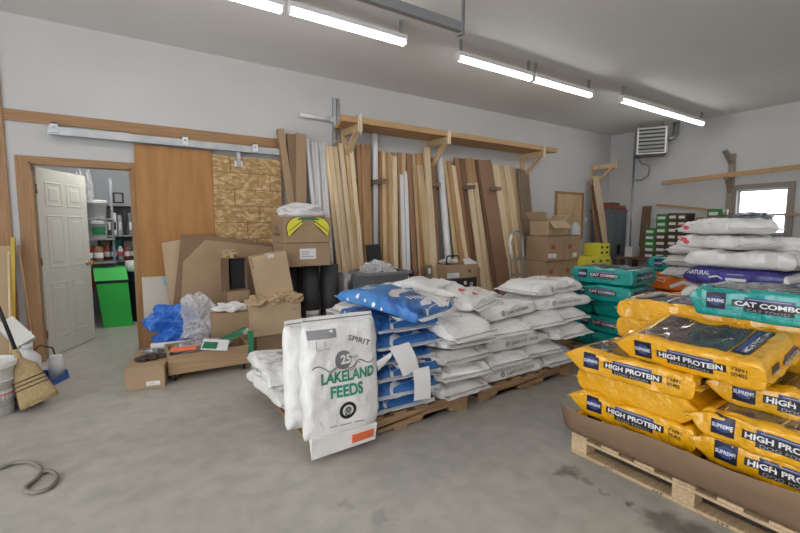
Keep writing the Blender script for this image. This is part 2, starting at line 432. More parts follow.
def side_frame(L, W, T, bvh, sgn=-1): return Decal((0, sgn*W/2, T*.5), (-sgn, 0, 0), (0, 0, 1), (0, sgn, 0), bvh)
def top_frame(L, W, T, bvh): return Decal((0, 0, T), (1, 0, 0), (0, 1, 0), (0, 0, 1), bvh)
def end_frame(L, W, T, bvh, sgn=1): return Decal((sgn*L/2, 0, T*.5), (0, sgn, 0), (0, 0, 1), (sgn, 0, 0), bvh)
def food_bag(name, film, line1, line2, seed, cat, code=None, L=.66, W=.43, T=.146, pinch=.26):
    root = thing(name, '', cat, (0, 0, 0))
    mb, smb, bvh = bag_mb(L, W, T, film, seed, p=14, e=.20, wr=.009, seam=.022, taper=.0, squeeze=.36, crease=.012, pinch=pinch)
    obj('bag_body', mb, root, True); [obj('end_seam', q_, root, True) for q_ in smb]
    d = side_frame(L, W, T, bvh)
    d.panel(-.185, .010, .088, .088, M_navy); d.ring(-.185, .010, .0, .034, M_bstrip, off=.003, sy=.8)
    d.text('SUPREME', -.185, .010, .078, .018, M_lett, .03, off=.005)
    d.panel(.035, .008, .30, .036, M_ink); d.panel(.035, .034, .20, .016, M_bstrip); d.panel(.035, -.020, .20, .022, M_ink)
    d.text(line1, .035, .008, .275, .026, M_lett, .035); d.text(line2, .035, -.021, .17, .013, M_softink, .0)
    d.panel(.035, .034, .17, .004, M_softink, off=.004)
    if code:
        d.text(code[0], .235, .020, .062, .018, M_ink, .01); d.text(code[1], .235, -.006, .062, .018, M_ink, .01)
    d.done('side_label', root)
    d = top_frame(L, W, T, bvh)
    d.panel(-.03, .0, .40, .33, M_photo_glint); d.done('top_print', root)
    d = Decal((0, 0, T), (0, 1, 0), (-1, 0, 0), (0, 0, 1), bvh)
    d.panel(0, -.215, .30, .075, M_navy, off=.003); d.panel(0, -.20, .26, .022, M_bstrip, off=.004); d.text(line1, 0, -.225, .26, .026, M_lett, .02, off=.006)
    d.text(line2, 0, -.245, .18, .012, M_softink, off=.006)
    d.done('top_label', root)
    d = end_frame(L, W, T, bvh)
    d.panel(-.11, 0, .075, .075, M_navy); d.text('SUPREME', -.11, 0, .066, .016, M_lett, .01)
    d.panel(.06, .008, .19, .036, M_navy); d.panel(.06, .034, .15, .014, M_bstrip); d.panel(.06, -.02, .15, .018, M_ink)
    d.text(line1, .06, .008, .17, .022, M_lett, .02); d.text(line2, .06, -.02, .12, .011, M_softink)
    d.done('end_label', root)
    return root
def feed_sack(name, m, seed, cat='sack', L=.72, W=.46, T=.128, side=True, top='gray', droop=.03, p=5, text_m=None):
    root = thing(name, '', cat, (0, 0, 0))
    mb, smb, bvh = bag_mb(L, W, T, m, seed, p=p, e=.40, wr=.020, droop=droop, seam=.05, squeeze=.36, crease=.012, taper=.03)
    obj('sack_body', mb, root, True); [obj('sewn_edge', q_, root, True) for q_ in smb]
    if side:
        d = side_frame(L, W, T, bvh)
        d.ring(-.16, .002, .014, .022, M_grayink); d.ring(-.16, .002, 0, .008, M_grayink)
        d.text('LAKELAND FEEDS', .05, 0, .33, .024, M_grayink, .01)
        d.done('side_print', root)
        d = Decal((0, W/2, T*.5), (-1, 0, 0), (0, 0, 1), (0, 1, 0), bvh)
        d.text('LAKELAND FEEDS', 0, 0, .33, .024, M_grayink, .01); d.done('side_print', root)
    if top == 'mark':
        d = side_frame(L, W, T, bvh); d.ring(-.25, .015, 0, .05, M_redink, sy=.35); d.ring(-.20, -.01, 0, .035, M_redink, sy=.5); d.strip([(-.15, .02), (.1, .025)], .006, M_softink); d.done('side_mark', root)
    elif top:
        d = Decal((0, 0, T), (0, 1, 0), (-1, 0, 0), (0, 0, 1), bvh)
        c = M_redink if top == 'red' else M_softink
        if top == 'red':
            d.ring(.02, -.16, 0, .045, c, sy=.6); d.ring(-.03, -.18, .0, .03, c, sy=.5); d.text('LAKELAND', .0, -.05, .30, .05, M_softink)
            d.ring(.0, -.28, 0, .03, c, sy=.8)
        else:
            d.text('LAKELAND', 0, .05, .30, .055, c, .01); d.text('FEEDS', 0, -.02, .18, .05, c, .01); d.ring(0, -.13, .03, .045, c); d.ring(0, -.13, 0, .02, c); d.ring(0, .15, .05, .056, c, a0=.2, a1=PI-.2)
        d.done('top_print', root)
    return root

# ================================================================== THE SETTING
def struct(name, mb, parent=None): return obj(name, mb, parent, kind='structure')
OX0, OX1, OZ = -.672, .165, 1.965
mb = MB(); mb.box((XL-.1, YF-.1, -.1), (XR+.1, 8.4, 0), M_floor); struct('floor', mb)
mb = MB(); mb.box((XL-.1, YF-.1, HC), (XR+.1, YB+.12, HC+.1), M_ceil); struct('ceiling', mb)
mb = MB()
mb.box((XL, YB, 0), (OX0, YB+.12, HC), M_wall); mb.box((OX1, YB, 0), (XR+.1, YB+.12, HC), M_wall); mb.box((OX0, YB, OZ), (OX1, YB+.12, HC), M_wall)
struct('wall_back', mb)
WY0, WY1, WZ0, WZ1 = 2.41, 3.10, 1.22, 1.985
mb = MB()
mb.box((XR, YF, 0), (XR+.12, WY0, HC), M_wall); mb.box((XR, WY1, 0), (XR+.12, YB, HC), M_wall)
mb.box((XR, WY0, 0), (XR+.12, WY1, WZ0), M_wall); mb.box((XR, WY0, WZ1), (XR+.12, WY1, HC), M_wall)
struct('wall_right', mb)
mb = MB()   # the wall with the raised overhead door
mb.box((XL-.12, 2.9, 0), (XL, YB, HC), M_wall); mb.box((XL-.12, YF, 0), (XL, -3.3, HC), M_wall); mb.box((XL-.12, -3.3, 2.95), (XL, 2.9, HC), M_wall)
struct('wall_left', mb)
mb = MB(); mb.box((XL, YF-.12, 0), (XR, YF, HC), M_wall); struct('wall_front', mb)
# adjoining room seen through the door
RY = 8.2; RZ = 2.55; M_wall2 = mat('store_room_wall', (.50, .52, .54), .8, var=.05, scale=2)
mb = MB(); mb.box((-2.2, RY, 0), (1.3, RY+.1, RZ), M_wall2); struct('wall_store_back', mb)
mb = MB(); mb.box((1.2, YB+.12, 0), (1.3, RY, RZ), M_wall2); struct('wall_store_right', mb)
mb = MB(); mb.box((-2.3, YB+.12, 0), (-2.2, RY, RZ), M_wall2); struct('wall_store_left', mb)
mb = MB(); mb.box((-2.3, YB+.12, RZ), (1.3, RY+.1, RZ+.1), M_wall2); struct('ceiling_store', mb)
# trims
mb = MB(); mb.box((-.845, YB-.02, 2.335), (2.0, YB, 2.44), M_trim); mb.box((.17, YB-.022, 2.25), (1.75, YB, 2.336), M_trim); struct('trim_header', mb)
mb = MB(); mb.box((-.95, YB-.03, 0), (-.825, YB, 3.0), M_trimv); struct('trim_post', mb)
cas = MB()
cas.box((OX0-.095, YB-.022, 0), (OX0, YB, OZ+.055), M_trimv); cas.box((OX1, YB-.022, 0), (OX1+.06, YB, OZ+.055), M_trimv)
cas.box((OX0, YB-.022, OZ), (OX1, YB, OZ+.055), M_trim)
cas.box((OX0, YB-.02, 0), (OX0+.018, YB+.13, OZ), M_trimv); cas.box((OX1-.018, YB-.02, 0), (OX1, YB+.13, OZ), M_trimv); cas.box((OX0, YB-.02, OZ-.018), (OX1, YB+.13, OZ), M_trim)
struct('trim_door_casing', cas)
# six panel door, swung into the adjoining room
door = thing('door_1', None, None, (OX0+.02, YB+.125, 0)); door['kind'] = 'structure'
ang = math.atan2(.80, .40); Rm = Matrix.Rotation(ang, 4, 'Z')
DW, DH, DT = .81, OZ-.03, .036
db = MB(); db.box((0, -DT/2, .008), (DW, DT/2, DH), M_door)
pan = [(.11, .36, 1.56, 1.80), (.45, .70, 1.56, 1.80), (.11, .36, .92, 1.46), (.45, .70, .92, 1.46), (.11, .36, .18, .76), (.45, .70, .18, .76)]
for sg in (-1, 1):
    y = sg*DT/2
    for (a, b, c, d) in pan:
        def fr(i, dy): return [db.bm.verts.new((x, y+sg*dy, z)) for x, z in ((a+i, c+i), (b-i, c+i), (b-i, d-i), (a+i, d-i))]
        rings = [fr(-.006, .0005), fr(.004, .006), fr(.014, .0015), fr(.045, .0015), fr(.065, .007)]
        for A, B in zip(rings, rings[1:]):
            for k in range(4): db.face([A[k], A[(k+1) % 4], B[(k+1) % 4], B[k]], M_door)
        db.face(rings[-1], M_door)
leaf = obj('door_leaf', db, door, True)
kb = MB()
for sg in (-1, 1):
    kb.lathe((DW-.065, sg*(DT/2), .92), [(.030, 0), (.030, .006), (.011, .010), (.011, .035), (.026, .042), (.029, .055), (.024, .068), (.008, .072)], M_brass, 18, Matrix.Rotation(-sg*PI/2, 4, 'X'))
obj('door_knob', kb, leaf, True)
for z in (.25, 1.0, 1.72):
    hb = MB(); hb.tube([(-.006, -.02, z-.045), (-.006, -.02, z+.045)], .007, M_brass, 8); obj('hinge', hb, leaf, True)
door.rotation_euler = (0, 0, ang)
# window in the right wall
win = thing('window_1', None, None, (XR, (WY0+WY1)/2, WZ0)); win['kind'] = 'structure'
mb = MB(); cw = .085
mb.box((XR-.03, WY0-cw, WZ0-cw), (XR, WY0, WZ1+cw), M_winf); mb.box((XR-.03, WY1, WZ0-cw), (XR, WY1+cw, WZ1+cw), M_winf)
mb.box((XR-.03, WY0, WZ1), (XR, WY1, WZ1+cw), M_winf); mb.box((XR-.05, WY0-cw, WZ0-.03), (XR, WY1+cw, WZ0), M_winf)
obj('window_frame', mb, win)
mb = MB()
for (z0, z1, x) in ((WZ0, 1.56, XR+.03), (1.53, WZ1, XR+.06)):
    mb.box((x-.015, WY0, z0), (x+.015, WY0+.03, z1), M_sash); mb.box((x-.015, WY1-.03, z0), (x+.015, WY1, z1), M_sash)
    mb.box((x-.015, WY0, z0), (x+.015, WY1, z0+.035), M_sash); mb.box((x-.015, WY0, z1-.03), (x+.015, WY1, z1), M_sash)
sash = obj('window_sash', mb, win)
def glass():
    m = bpy.data.materials.new('window_glass'); m.use_nodes = True; n = m.node_tree.nodes; l = m.node_tree.links; n.remove(n['Principled BSDF'])
    t = n.new('ShaderNodeBsdfTransparent'); g = n.new('ShaderNodeBsdfGlossy'); g.inputs['Roughness'].default_value = .03; x = n.new('ShaderNodeMixShader'); x.inputs[0].default_value = .06
    l.new(t.outputs[0], x.inputs[1]); l.new(g.outputs[0], x.inputs[2]); l.new(x.outputs[0], n['Material Output'].inputs[0]); return m
M_glass = glass()
mb = MB(); mb.box((XR+.028, WY0+.03, WZ0+.03), (XR+.032, WY1-.03, 1.535), M_glass); mb.box((XR+.058, WY0+.03, 1.56), (XR+.062, WY1-.03, WZ1-.03), M_glass); sash_o = Vector(sash.location); obj('window_pane', mb, sash)

# ================================================================== OVERHEAD
def lamp(x0, x1, y, label, z=3.12):
    t = thing('ceiling_lamp', label, 'ceiling lamp', ((x0+x1)/2, y, z), 'fluorescent tubes below the ceiling')
    b = MB(); b.box((x0, y-.045, z+.012), (x1, y+.045, z+.055), M_lampbody)
    obj('lamp_housing', b, t)
    b = MB(); b.tube([(x0+.02, y, z-.012), (x1-.02, y, z-.012)], .024, M_tube, 14); obj('lamp_tube', b, t)
    for x in (x0+.008, x1-.008):
        b = MB(); b.bevelbox((x-.010, y-.035, z-.035), (x+.010, y+.035, z+.02), M_lampbody, .004); obj('end_cap', b, t)
    for x in (x0+.05, x1-.05):
        b = MB(); b.box((x-.012, y-.012, z+.05), (x+.012, y+.012, HC), M_steel); obj('hanger', b, t)
lamp(.02, 1.235, 3.63, 'lit white tube lamp cut off by the top of the picture')
lamp(1.265, 2.43, 3.60, 'lit white tube lamp in front of the shelf, nearest the steel track')
lamp(3.09, 4.25, 3.60, 'lit white tube lamp, the near one of the middle pair')
lamp(4.28, 5.46, 3.60, 'lit white tube lamp, the far one of the middle pair')
lamp(6.0, 8.55, 3.49, 'long thin lit tube lamp nearest the unit heater')
lamp(-1.25, -.03, 3.65, 'white tube lamp continuing the row over the open door')
for k, x in enumerate((-1.6, .6, 2.8, 5.0, 7.2)):  # unseen lamp rows added behind the viewer to brighten the room
    lamp(x, x+1.2, -.2, f'added unseen tube lamp behind the viewer, {ORD[k]} of the nearer row')
    lamp(x, x+1.2, -2.6, f'added unseen tube lamp behind the viewer, {ORD[k]} of the row by the front wall')
t = thing('overhead_door_track', 'gray steel overhead door track hanging under the ceiling', 'track', (1.2, 2.9, 3.0))
b = MB(); b.box((-2.9, 2.875, 2.985), (2.53, 2.88, 3.06), M_steel); b.box((-2.9, 2.88, 2.985), (2.53, 2.925, 2.99), M_steel); b.box((-2.9, 2.88, 3.055), (2.53, 2.91, 3.06), M_steel); obj('rail', b, t)
b = MB(); b.box((2.50, 2.868, 2.96), (2.54, 2.932, 2.968), M_steel); b.box((2.505, 2.87, 2.96), (2.54, 2.875, HC), M_steel); b.box((2.535, 2.87, 2.96), (2.54, 2.90, HC), M_steel); obj('hanger_bracket', b, t)
# unit heater in the corner
hc = at(651, 152, X=8.45); hx, hy = hc.x, hc.y
t = thing('unit_heater', 'gray louvred unit heater hung in the ceiling corner', 'heater', (hx, hy, 2.66)); t.rotation_euler = (0, 0, math.radians(-58))
hl_ = mat('heater_louvre', (.42, .42, .42), .5)
hm = mat('heater_housing', (.26, .26, .26), .5, .3, var=.2, scale=5)
b = MB(); b.bevelbox((-.26, 0, .04), (.26, .42, .54), hm, .012); obj('housing', b, t, True)
b = MB()
for s_ in (((-.24, -.02, .05), (-.215, 0, .53)), ((.215, -.02, .05), (.24, 0, .53)), ((-.24, -.02, .05), (.24, 0, .07)), ((-.24, -.02, .51), (.24, 0, .53))): b.box(*s_, M_lampbody)
b.box((-.21, -.004, .07), (.21, .002, .51), M_blackp); obj('front_frame', b, t, True)
for k in range(6):
    b = MB(); z = .105+k*.07; b.box((-.215, -.004, -.022), (.215, .004, .022), hl_, Matrix.Translation((0, -.02, z)) @ Matrix.Rotation(math.radians(48), 4, 'X')); obj('louvre', b, t, True)
b = MB(); b.tube([(.26, .25, .35), (.38, .25, .36), (.42, .3, .45), (.42, .3, .66)], .05, hm, 12); obj('flue_elbow', b, t, True)
for x in (-.2, .2):
    b = MB(); b.tube([(x, .2, .5), (x, .2, .66)], .008, M_steel, 8); obj('hanging_rod', b, t, True)
c0 = at(633, 165, X=XR-.06); c1 = at(633, 209, X=XR-.06)
b = MB(); b.tube([(XR-.03, c0.y, .3), (XR-.03, c0.y, 3.0)], .018, M_galv, 10)
single('conduit_pipe', b, 'thin gray conduit running down the wall under the heater', 'pipe')
p0 = at(634, 180, X=XR-.05)
b = MB(); b.tube([(XR-.05, p0.y-.02, p0.z), (XR-.06, p0.y-.15, p0.z-.02), (XR-.12, p0.y-.32, p0.z+.06), (XR-.25, p0.y-.40, p0.z+.22), (8.75, 4.62, 2.60), (8.66, 4.62, 2.70)], .013, M_steel, 8)
single('flexible_cable', b, 'flexible gray cable looping from conduit up to the heater', 'cable')

# ================================================================== BACK WALL FITTINGS
t = thing('sliding_door_track', 'long galvanized sliding door rail fixed along the wooden header', 'rail', (.6, YB, 2.2))
b = MB(); q0 = at(48, 130, Y=5.36); q1 = at(279, 152, Y=5.36)
b.box((q0.x, 5.335, 2.225), (q1.x, 5.34, 2.30), M_galv); b.box((q0.x, 5.34, 2.295), (q1.x, 5.40, 2.30), M_galv); b.box((q0.x, 5.395, 2.225), (q1.x, 5.40, 2.30), M_galv); obj('rail', b, t)
for x in (55, 185, 255):
    X = at(x, 140, Y=5.33).x
    b = MB(); b.box((X-.03, 5.322, 2.24), (X+.03, 5.330, 2.335), M_paper if x > 60 else M_galv); b.box((X-.03, 5.322, 2.325), (X+.03, YB, 2.335), M_galv); b.tube([(X, 5.314, 2.29), (X, 5.325, 2.29)], .012, M_steel, 8); obj('bracket', b, t)
b = MB(); b.box((.20, 5.405, .012), (.965, 5.425, 2.215), M_ply)
single('plywood_sheet', b, 'tall orange plywood sheet beside the open door', 'plywood')
t = thing('sliding_door', 'rough chipboard sliding door of strips hanging behind the brown carton sheets', 'door', (1.36, 5.385, .03))
b = MB(); rows = 11; z = .03
for k in range(rows):
    z1 = z+.195; sp = 1.36+(.16 if k % 2 else -.12)+.1*math.sin(k*2.3)
    for (a, c) in ((.965, sp-.004), (sp+.004, 1.76)): b.box((a, 5.378-.003*(k % 2), z+.003), (c, 5.400, z1-.003), M_osb)
    z = z1
b.box((.965, 5.398, .03), (1.76, 5.404, z), M_dark); obj('board_panel', b, t)
X = at(239, 155, Y=5.33).x
b = MB(); b.box((X-.022, 5.352, 2.05), (X+.022, 5.366, 2.24), M_galv); b.box((X-.045, 5.362, 2.05), (X+.045, 5.374, 2.12), M_white); obj('hanger', b, t)
# lumber shelf on three brackets
def bracket(X, y0, ztop, label, m=M_shelfw):
    t = thing('shelf_bracket', label, 'bracket', (X, YB, ztop-.5), None)
    b = MB(); b.box((X-.045, YB-.04, ztop-.46), (X+.045, YB, ztop), M_pine); obj('post', b, t)
    b = MB(); b.box((X-.02, y0, ztop-.09), (X+.02, YB-.04, ztop), M_pine); obj('arm', b, t)
    b = MB(); b.bar((X, YB-.05, ztop-.42), (X, y0+.06, ztop-.08), .036, .075, M_pine, up=(1, 0, 0)); obj('brace', b, t)
    b = MB(); b.box((X-.028, y0-.03, ztop-.11), (X+.028, y0, ztop+.07), M_pale); obj('end_stop', b, t)
bracket(2.66, 4.98, 2.66, 'wooden bracket at the near end of the long high shelf')
bracket(4.12, 4.98, 2.66, 'wooden bracket below the middle of the long high shelf')
bracket(6.25, 4.98, 2.66, 'wooden bracket at the far end of the long high shelf')
bracket(8.42, 4.93, 2.62, 'separate wooden wall bracket near the gray cabinet')
t = thing('wall_shelf', 'long wooden lumber shelf high on the back wall', 'shelf', (4.5, 5.2, 2.66))
for y in (5.02, 5.14, 5.26, 5.38):
    b = MB(); b.box((2.42+(y-5.02)*.3, y-.045, 2.661), (6.62-(y-5.02)*.4, y+.045, 2.735 if y < 5.05 else 2.70), M_shelfw); obj('shelf_board', b, t)
b = MB(); b.tube([(2.66, 4.945, 2.76), (2.66, 4.945, 2.50)], .007, M_paper, 6); b.tube([(2.66, 4.945, 2.76), (2.66, 5.0, 2.77), (2.66, 5.1, 2.76)], .007, M_paper, 6)
single('white_rope', b, 'white cord hanging over the shelf edge near its first bracket', 'cord')
# dark rail behind the leaning boards with short pegs
t = thing('lumber_rail', 'dark wooden rail with pegs dividing the leaning boards', 'rail', (4.6, YB, 1.93))
b = MB(); b.box((2.75, YB-.035, 1.93), (6.1, YB, 2.02), M_dark); obj('rail', b, t)
for X in (3.10, 4.02, 4.72, 5.30):
    b = MB(); b.box((X-.05, 5.08, 1.945), (X+.05, YB-.035, 2.0), M_gray); obj('peg', b, t)
b = MB(); b.box((2.50, 5.425, 0), (2.545, YB-.001, 3.06), M_galv); b.box((2.555, 5.425, 0), (2.60, YB-.001, 3.06), M_steel); b.box((2.545, 5.445, 0), (2.555, YB-.001, 3.05), M_steel)
single('steel_strut', b, 'gray galvanized steel strut standing up the wall beside the shelf', 'steel channel')
t = thing('wall_pipe', 'white pipe sticking out level beside the steel strut', 'pipe', (2.26, 5.42, 2.74))
b = MB(); b.tube([(2.02, 5.41, 2.765), (2.49, 5.41, 2.765)], .026, M_pvc, 12); obj('pipe', b, t)
b = MB(); b.box((2.44, 5.38, 2.73), (2.49, 5.44, 2.80), M_galv); obj('clamp', b, t)
# covered hatch, switches
b = MB(); g = at(555, 191, Y=YB); h_ = at(583, 236, Y=YB)
x0_, x1_, z0_, z1_ = g.x, h_.x-.06, h_.z-.05, g.z
for a_, c_ in (((x0_, z0_), (x0_+.05, z1_)), ((x1_-.05, z0_), (x1_, z1_)), ((x0_+.05, z1_-.05), (x1_-.05, z1_))): b.box((a_[0], YB-.03, a_[1]), (c_[0], YB-.001, c_[1]), M_trim)
b.box((x0_+.05, YB-.02, z0_), (x1_-.05, YB-.001, z1_-.05), M_pine)
single('plywood_hatch', b, 'small plywood hatch with wooden frame on the back wall', 'hatch')
p = at(586, 220, Y=YB)
t = thing('light_switch', 'white switch plate on the wall between hatch and leaning boards', 'switch', p)
b = MB(); b.bevelbox((p.x-.05, YB-.012, p.z-.07), (p.x+.05, YB, p.z+.07), M_white, .004); obj('plate', b, t)
b = MB(); b.box((p.x-.012, YB-.02, p.z-.02), (p.x+.012, YB-.011, p.z+.02), M_pvc); obj('toggle', b, t)

# ================================================================== LEANING LUMBER
def lean(name, cat, label, top, bot, wpx, m, t=.028, lay=0.0, zb=.005, group=None, round_=False, yt=5.37, yb=5.02, zcut=None):
    P1 = at(*top, Y=yt-lay)
    yy = yb
    for _ in range(3):
        Q = at(*bot, Y=yy-lay); f = (P1.z-Q.z)/max(.2, P1.z-zb); yy = yt+(yb-yt)*f
    d = (Q-P1); k = (zb-P1.z)/d.z; B = P1+d*k
    zd = (P1-CO).dot(CV); a = (top[0]-400)/F
    w = wpx*zd/F/(CR.x-a*CV.x)
    ax = (P1-B); L = ax.length; ax.normalize()
    side = Vector((1, 0, 0)); side = (side-ax*side.dot(ax)).normalized(); nrm = ax.cross(side)
    b = MB()
    if round_: b.tube([(0, 0, 0), (0, 0, L)], w/2, m, 14)
    else: b.bevelbox((-w/2, -t/2, 0), (w/2, t/2, L), m, min(.003, t*.15))
    o = obj(name, b, None, True)
    o.matrix_world = Matrix.Translation(B+Vector((0, 0, .5*t*abs(nrm.z)+ (w/2*abs(side.z) if not round_ else w*.1)))) @ Matrix((side, nrm, ax)).transposed().to_4x4()
    return tag(o, label, cat, group)
def cluster(name, cat, what, where, rows):
    for k, r in enumerate(rows):
        lab = f'{what}, {ORD[k]} from the {where[0]} {where[1]}' if len(rows) > 1 else f'{what} {where[1]}'
        lean(name, cat, lab, *r[:4], **(r[4] if len(r) > 4 else {}), group=where[2] if len(rows) > 1 else None)
cluster('flat_carton', 'carton', 'tall narrow brown carton', ('left', 'leaning by the chipboard door', 'tall cartons beside the chipboard door'),
    [((280, 130), (291, 206), 6.5, M_card, dict(t=.06)), ((290.5, 135), (296, 206), 8.5, M_cardd, dict(t=.06)), ((300.5, 135), (300.5, 206), 10, M_card, dict(t=.06, lay=.03))])
cluster('white_pipe', 'pipe', 'long white plastic pipe', ('left', 'behind the banana carton', 'white pipes behind the banana carton'),
    [((307, 140), (313.5, 206), 4.5, M_pvc, dict(round_=True, lay=.03)), ((312, 143), (317, 206), 4, M_pvc, dict(round_=True)), ((316, 143), (320, 206), 3.6, M_pvc, dict(round_=True, lay=.03)), ((319.5, 143), (324, 206), 3.6, M_pvc, dict(round_=True)), ((323, 143), (327.5, 206), 3.6, M_pvc, dict(round_=True, lay=.03))])
cluster('pine_board', 'board', 'pale pine board', ('left', 'of the bundle behind the black rolls', 'pale boards behind the black rolls'),
    [((325.5, 144), (340, 274), 4.2, M_pale, dict(lay=.02)), ((330, 147), (344.5, 274), 4.0, M_pale, dict(lay=.055)), ((334.5, 147), (348.5, 270), 4.6, M_pale, dict(lay=.02)), ((340.5, 144), (353.5, 267), 4.4, M_pale, dict(lay=.055)), ((345.5, 145), (357, 266), 3.6, M_pine, dict(lay=.02)), ((350.5, 144), (361.5, 265), 4.2, M_pale, dict(lay=.055)), ((337, 143), (337, 266), 4, M_fir, dict(lay=-.02))])
cluster('fir_board', 'board', 'upright orange brown board', ('left', 'beside the single white board', 'orange brown boards by the white board'),
    [((358, 145), (364, 266), 4.5, M_fir, dict(lay=.0)), ((362.8, 145), (367, 266), 4.5, M_fir, dict(lay=.035)), ((367.5, 145), (370, 266), 4.5, M_fir)])
lean('white_board', 'board', 'single white painted board standing between brown boards', (375, 124), (375.5, 262), 4.5, M_pvc, t=.03, yt=5.40, yb=5.2)
cluster('thin_board', 'board', 'thin brown board', ('left', 'of the bundle over the gray bin', 'thin boards over the gray bin'),
    [((380, 152), (382, 273), 3.4, M_redw, dict(lay=.0)), ((383.5, 151.5), (385, 273), 3.2, M_pine, dict(lay=.03)), ((387, 153), (388, 273), 3.4, M_fir, dict(lay=.0)), ((390.7, 155), (391.5, 273), 3.4, M_pine, dict(lay=.03)), ((394.5, 157), (395.5, 273), 4.4, M_pale, dict(lay=.07)), ((393, 153), (397, 273), 3.4, M_fir)])
cluster('white_trim_board', 'board', 'white painted trim board', ('left', 'leaning over the gray bin', 'white trim boards'),
    [((401, 175), (404.5, 273), 3.4, M_pvc, dict(lay=.07)), ((405.5, 172), (408.5, 273), 3.4, M_pvc, dict(lay=.07))])
cluster('brown_board', 'board', 'brown board', ('left', 'behind the shelf brace', 'brown boards behind the shelf brace'),
    [((399, 153), (402, 273), 4, M_fir, dict(lay=.02)), ((403, 153.5), (406.5, 273), 3.6, M_pine, dict(lay=.02)), ((408.5, 154), (415, 285), 4.2, M_redw, dict(lay=.05)), ((413.5, 155), (421, 285), 4.2, M_pine, dict(lay=.02)), ((418, 154), (424, 285), 4.2, M_fir, dict(lay=.05)), ((422, 154), (429, 285), 4.2, M_pine, dict(lay=.02)), ((428, 160), (433.5, 285), 4, M_dark, dict(lay=-.01)), ((432.5, 158), (438, 285), 3.6, M_redw, dict(lay=.0)), ((411, 157), (411.5, 285), 3.4, M_dark, dict(lay=-.02))])
lean('pine_stud', 'board', 'short pine stud with knots resting on the dark wooden step', (419.5, 166), (430, 284), 6.0, M_pine, t=.038, lay=.10, zb=.43)
lean('pine_stud', 'board', 'bright pine stud reaching highest, resting on the dark wooden step', (426.3, 148), (435.5, 286), 5.5, M_pale, t=.038, lay=.13, zb=.43, yt=5.42)
b = MB(); b.box((3.60, 4.86, 0), (4.2, 5.10, .425), M_dark); single('wooden_step', b, 'low dark wooden step under the two pine studs', 'step')
lean('white_pipe', 'pipe', 'thick white pipe leaning behind the small brown cartons', (439.5, 157), (449, 270), 5.5, M_pvc, round_=True, lay=.06)
cluster('pine_strip', 'board', 'narrow pine board', ('left', 'between thick white pipe and dark panels', 'narrow pine boards past the thick white pipe'),
    [((444.5, 160), (456.5, 265), 3.8, M_pine, dict(lay=.03)), ((448.8, 161), (461.5, 265), 4, M_fir, dict(lay=.06)), ((453, 166), (466.5, 262), 3.6, M_pale, dict(lay=.09))])
cluster('dark_plank', 'board', 'dark brown panel', ('left', 'under the dark rail', 'dark brown panels'),
    [((457, 158), (471, 280), 6, M_redw, dict(lay=.0)), ((462, 159), (477, 280), 5, M_dark, dict(lay=.025)), ((468.5, 159), (487, 280), 9.5, M_fir, dict(lay=.0))])
cluster('pine_two_by_four', 'board', 'pale pine two by four', ('left', 'standing before the dark panels', 'two by fours before the dark panels'),
    [((469.5, 184), (480.5, 268), 5, M_pale, dict(lay=.11)), ((475, 183), (486, 271), 4.6, M_pale, dict(lay=.09))])
lean('hardboard_sheet', 'panel', 'wide reddish brown hardboard panel leaning on the wall', (484, 161), (503, 279), 13.5, M_hard, t=.02, lay=.03)
lean('dark_plank', 'board', 'narrow dark panel edge just left of the wide hardboard', (477, 160), (494.5, 280), 4.5, M_dark, t=.03, lay=.0)
cluster('pine_plank', 'board', 'broad pale plank', ('left', 'past the wide hardboard', 'broad planks past the wide hardboard'),
    [((495, 165), (512.5, 279), 6, M_pale, dict(lay=.03)), ((500.5, 166), (518, 279), 5.5, M_pine, dict(lay=.0)), ((506, 166), (523.5, 279), 5.5, M_pale, dict(lay=.03)), ((511.5, 168), (529, 279), 5.5, M_pine, dict(lay=.0))])
cluster('weathered_plank', 'board', 'weathered gray brown plank', ('left', 'at the far end of the lumber', 'weathered planks'),
    [((519.5, 169), (530.5, 279), 5.5, M_gray, dict(lay=.06)), ((525, 171), (535, 279), 6, M_gray, dict(lay=.02))])
lean('pine_plank', 'board', 'wide pale plank leaning at the separate wall bracket', (595.5, 177), (608, 256), 5.2, M_pale, t=.04, lay=.1)
lean('fir_board', 'board', 'narrow brown board behind the wide plank near the cabinet', (591.2, 185), (599, 250), 3, M_redw, t=.03, lay=.0)

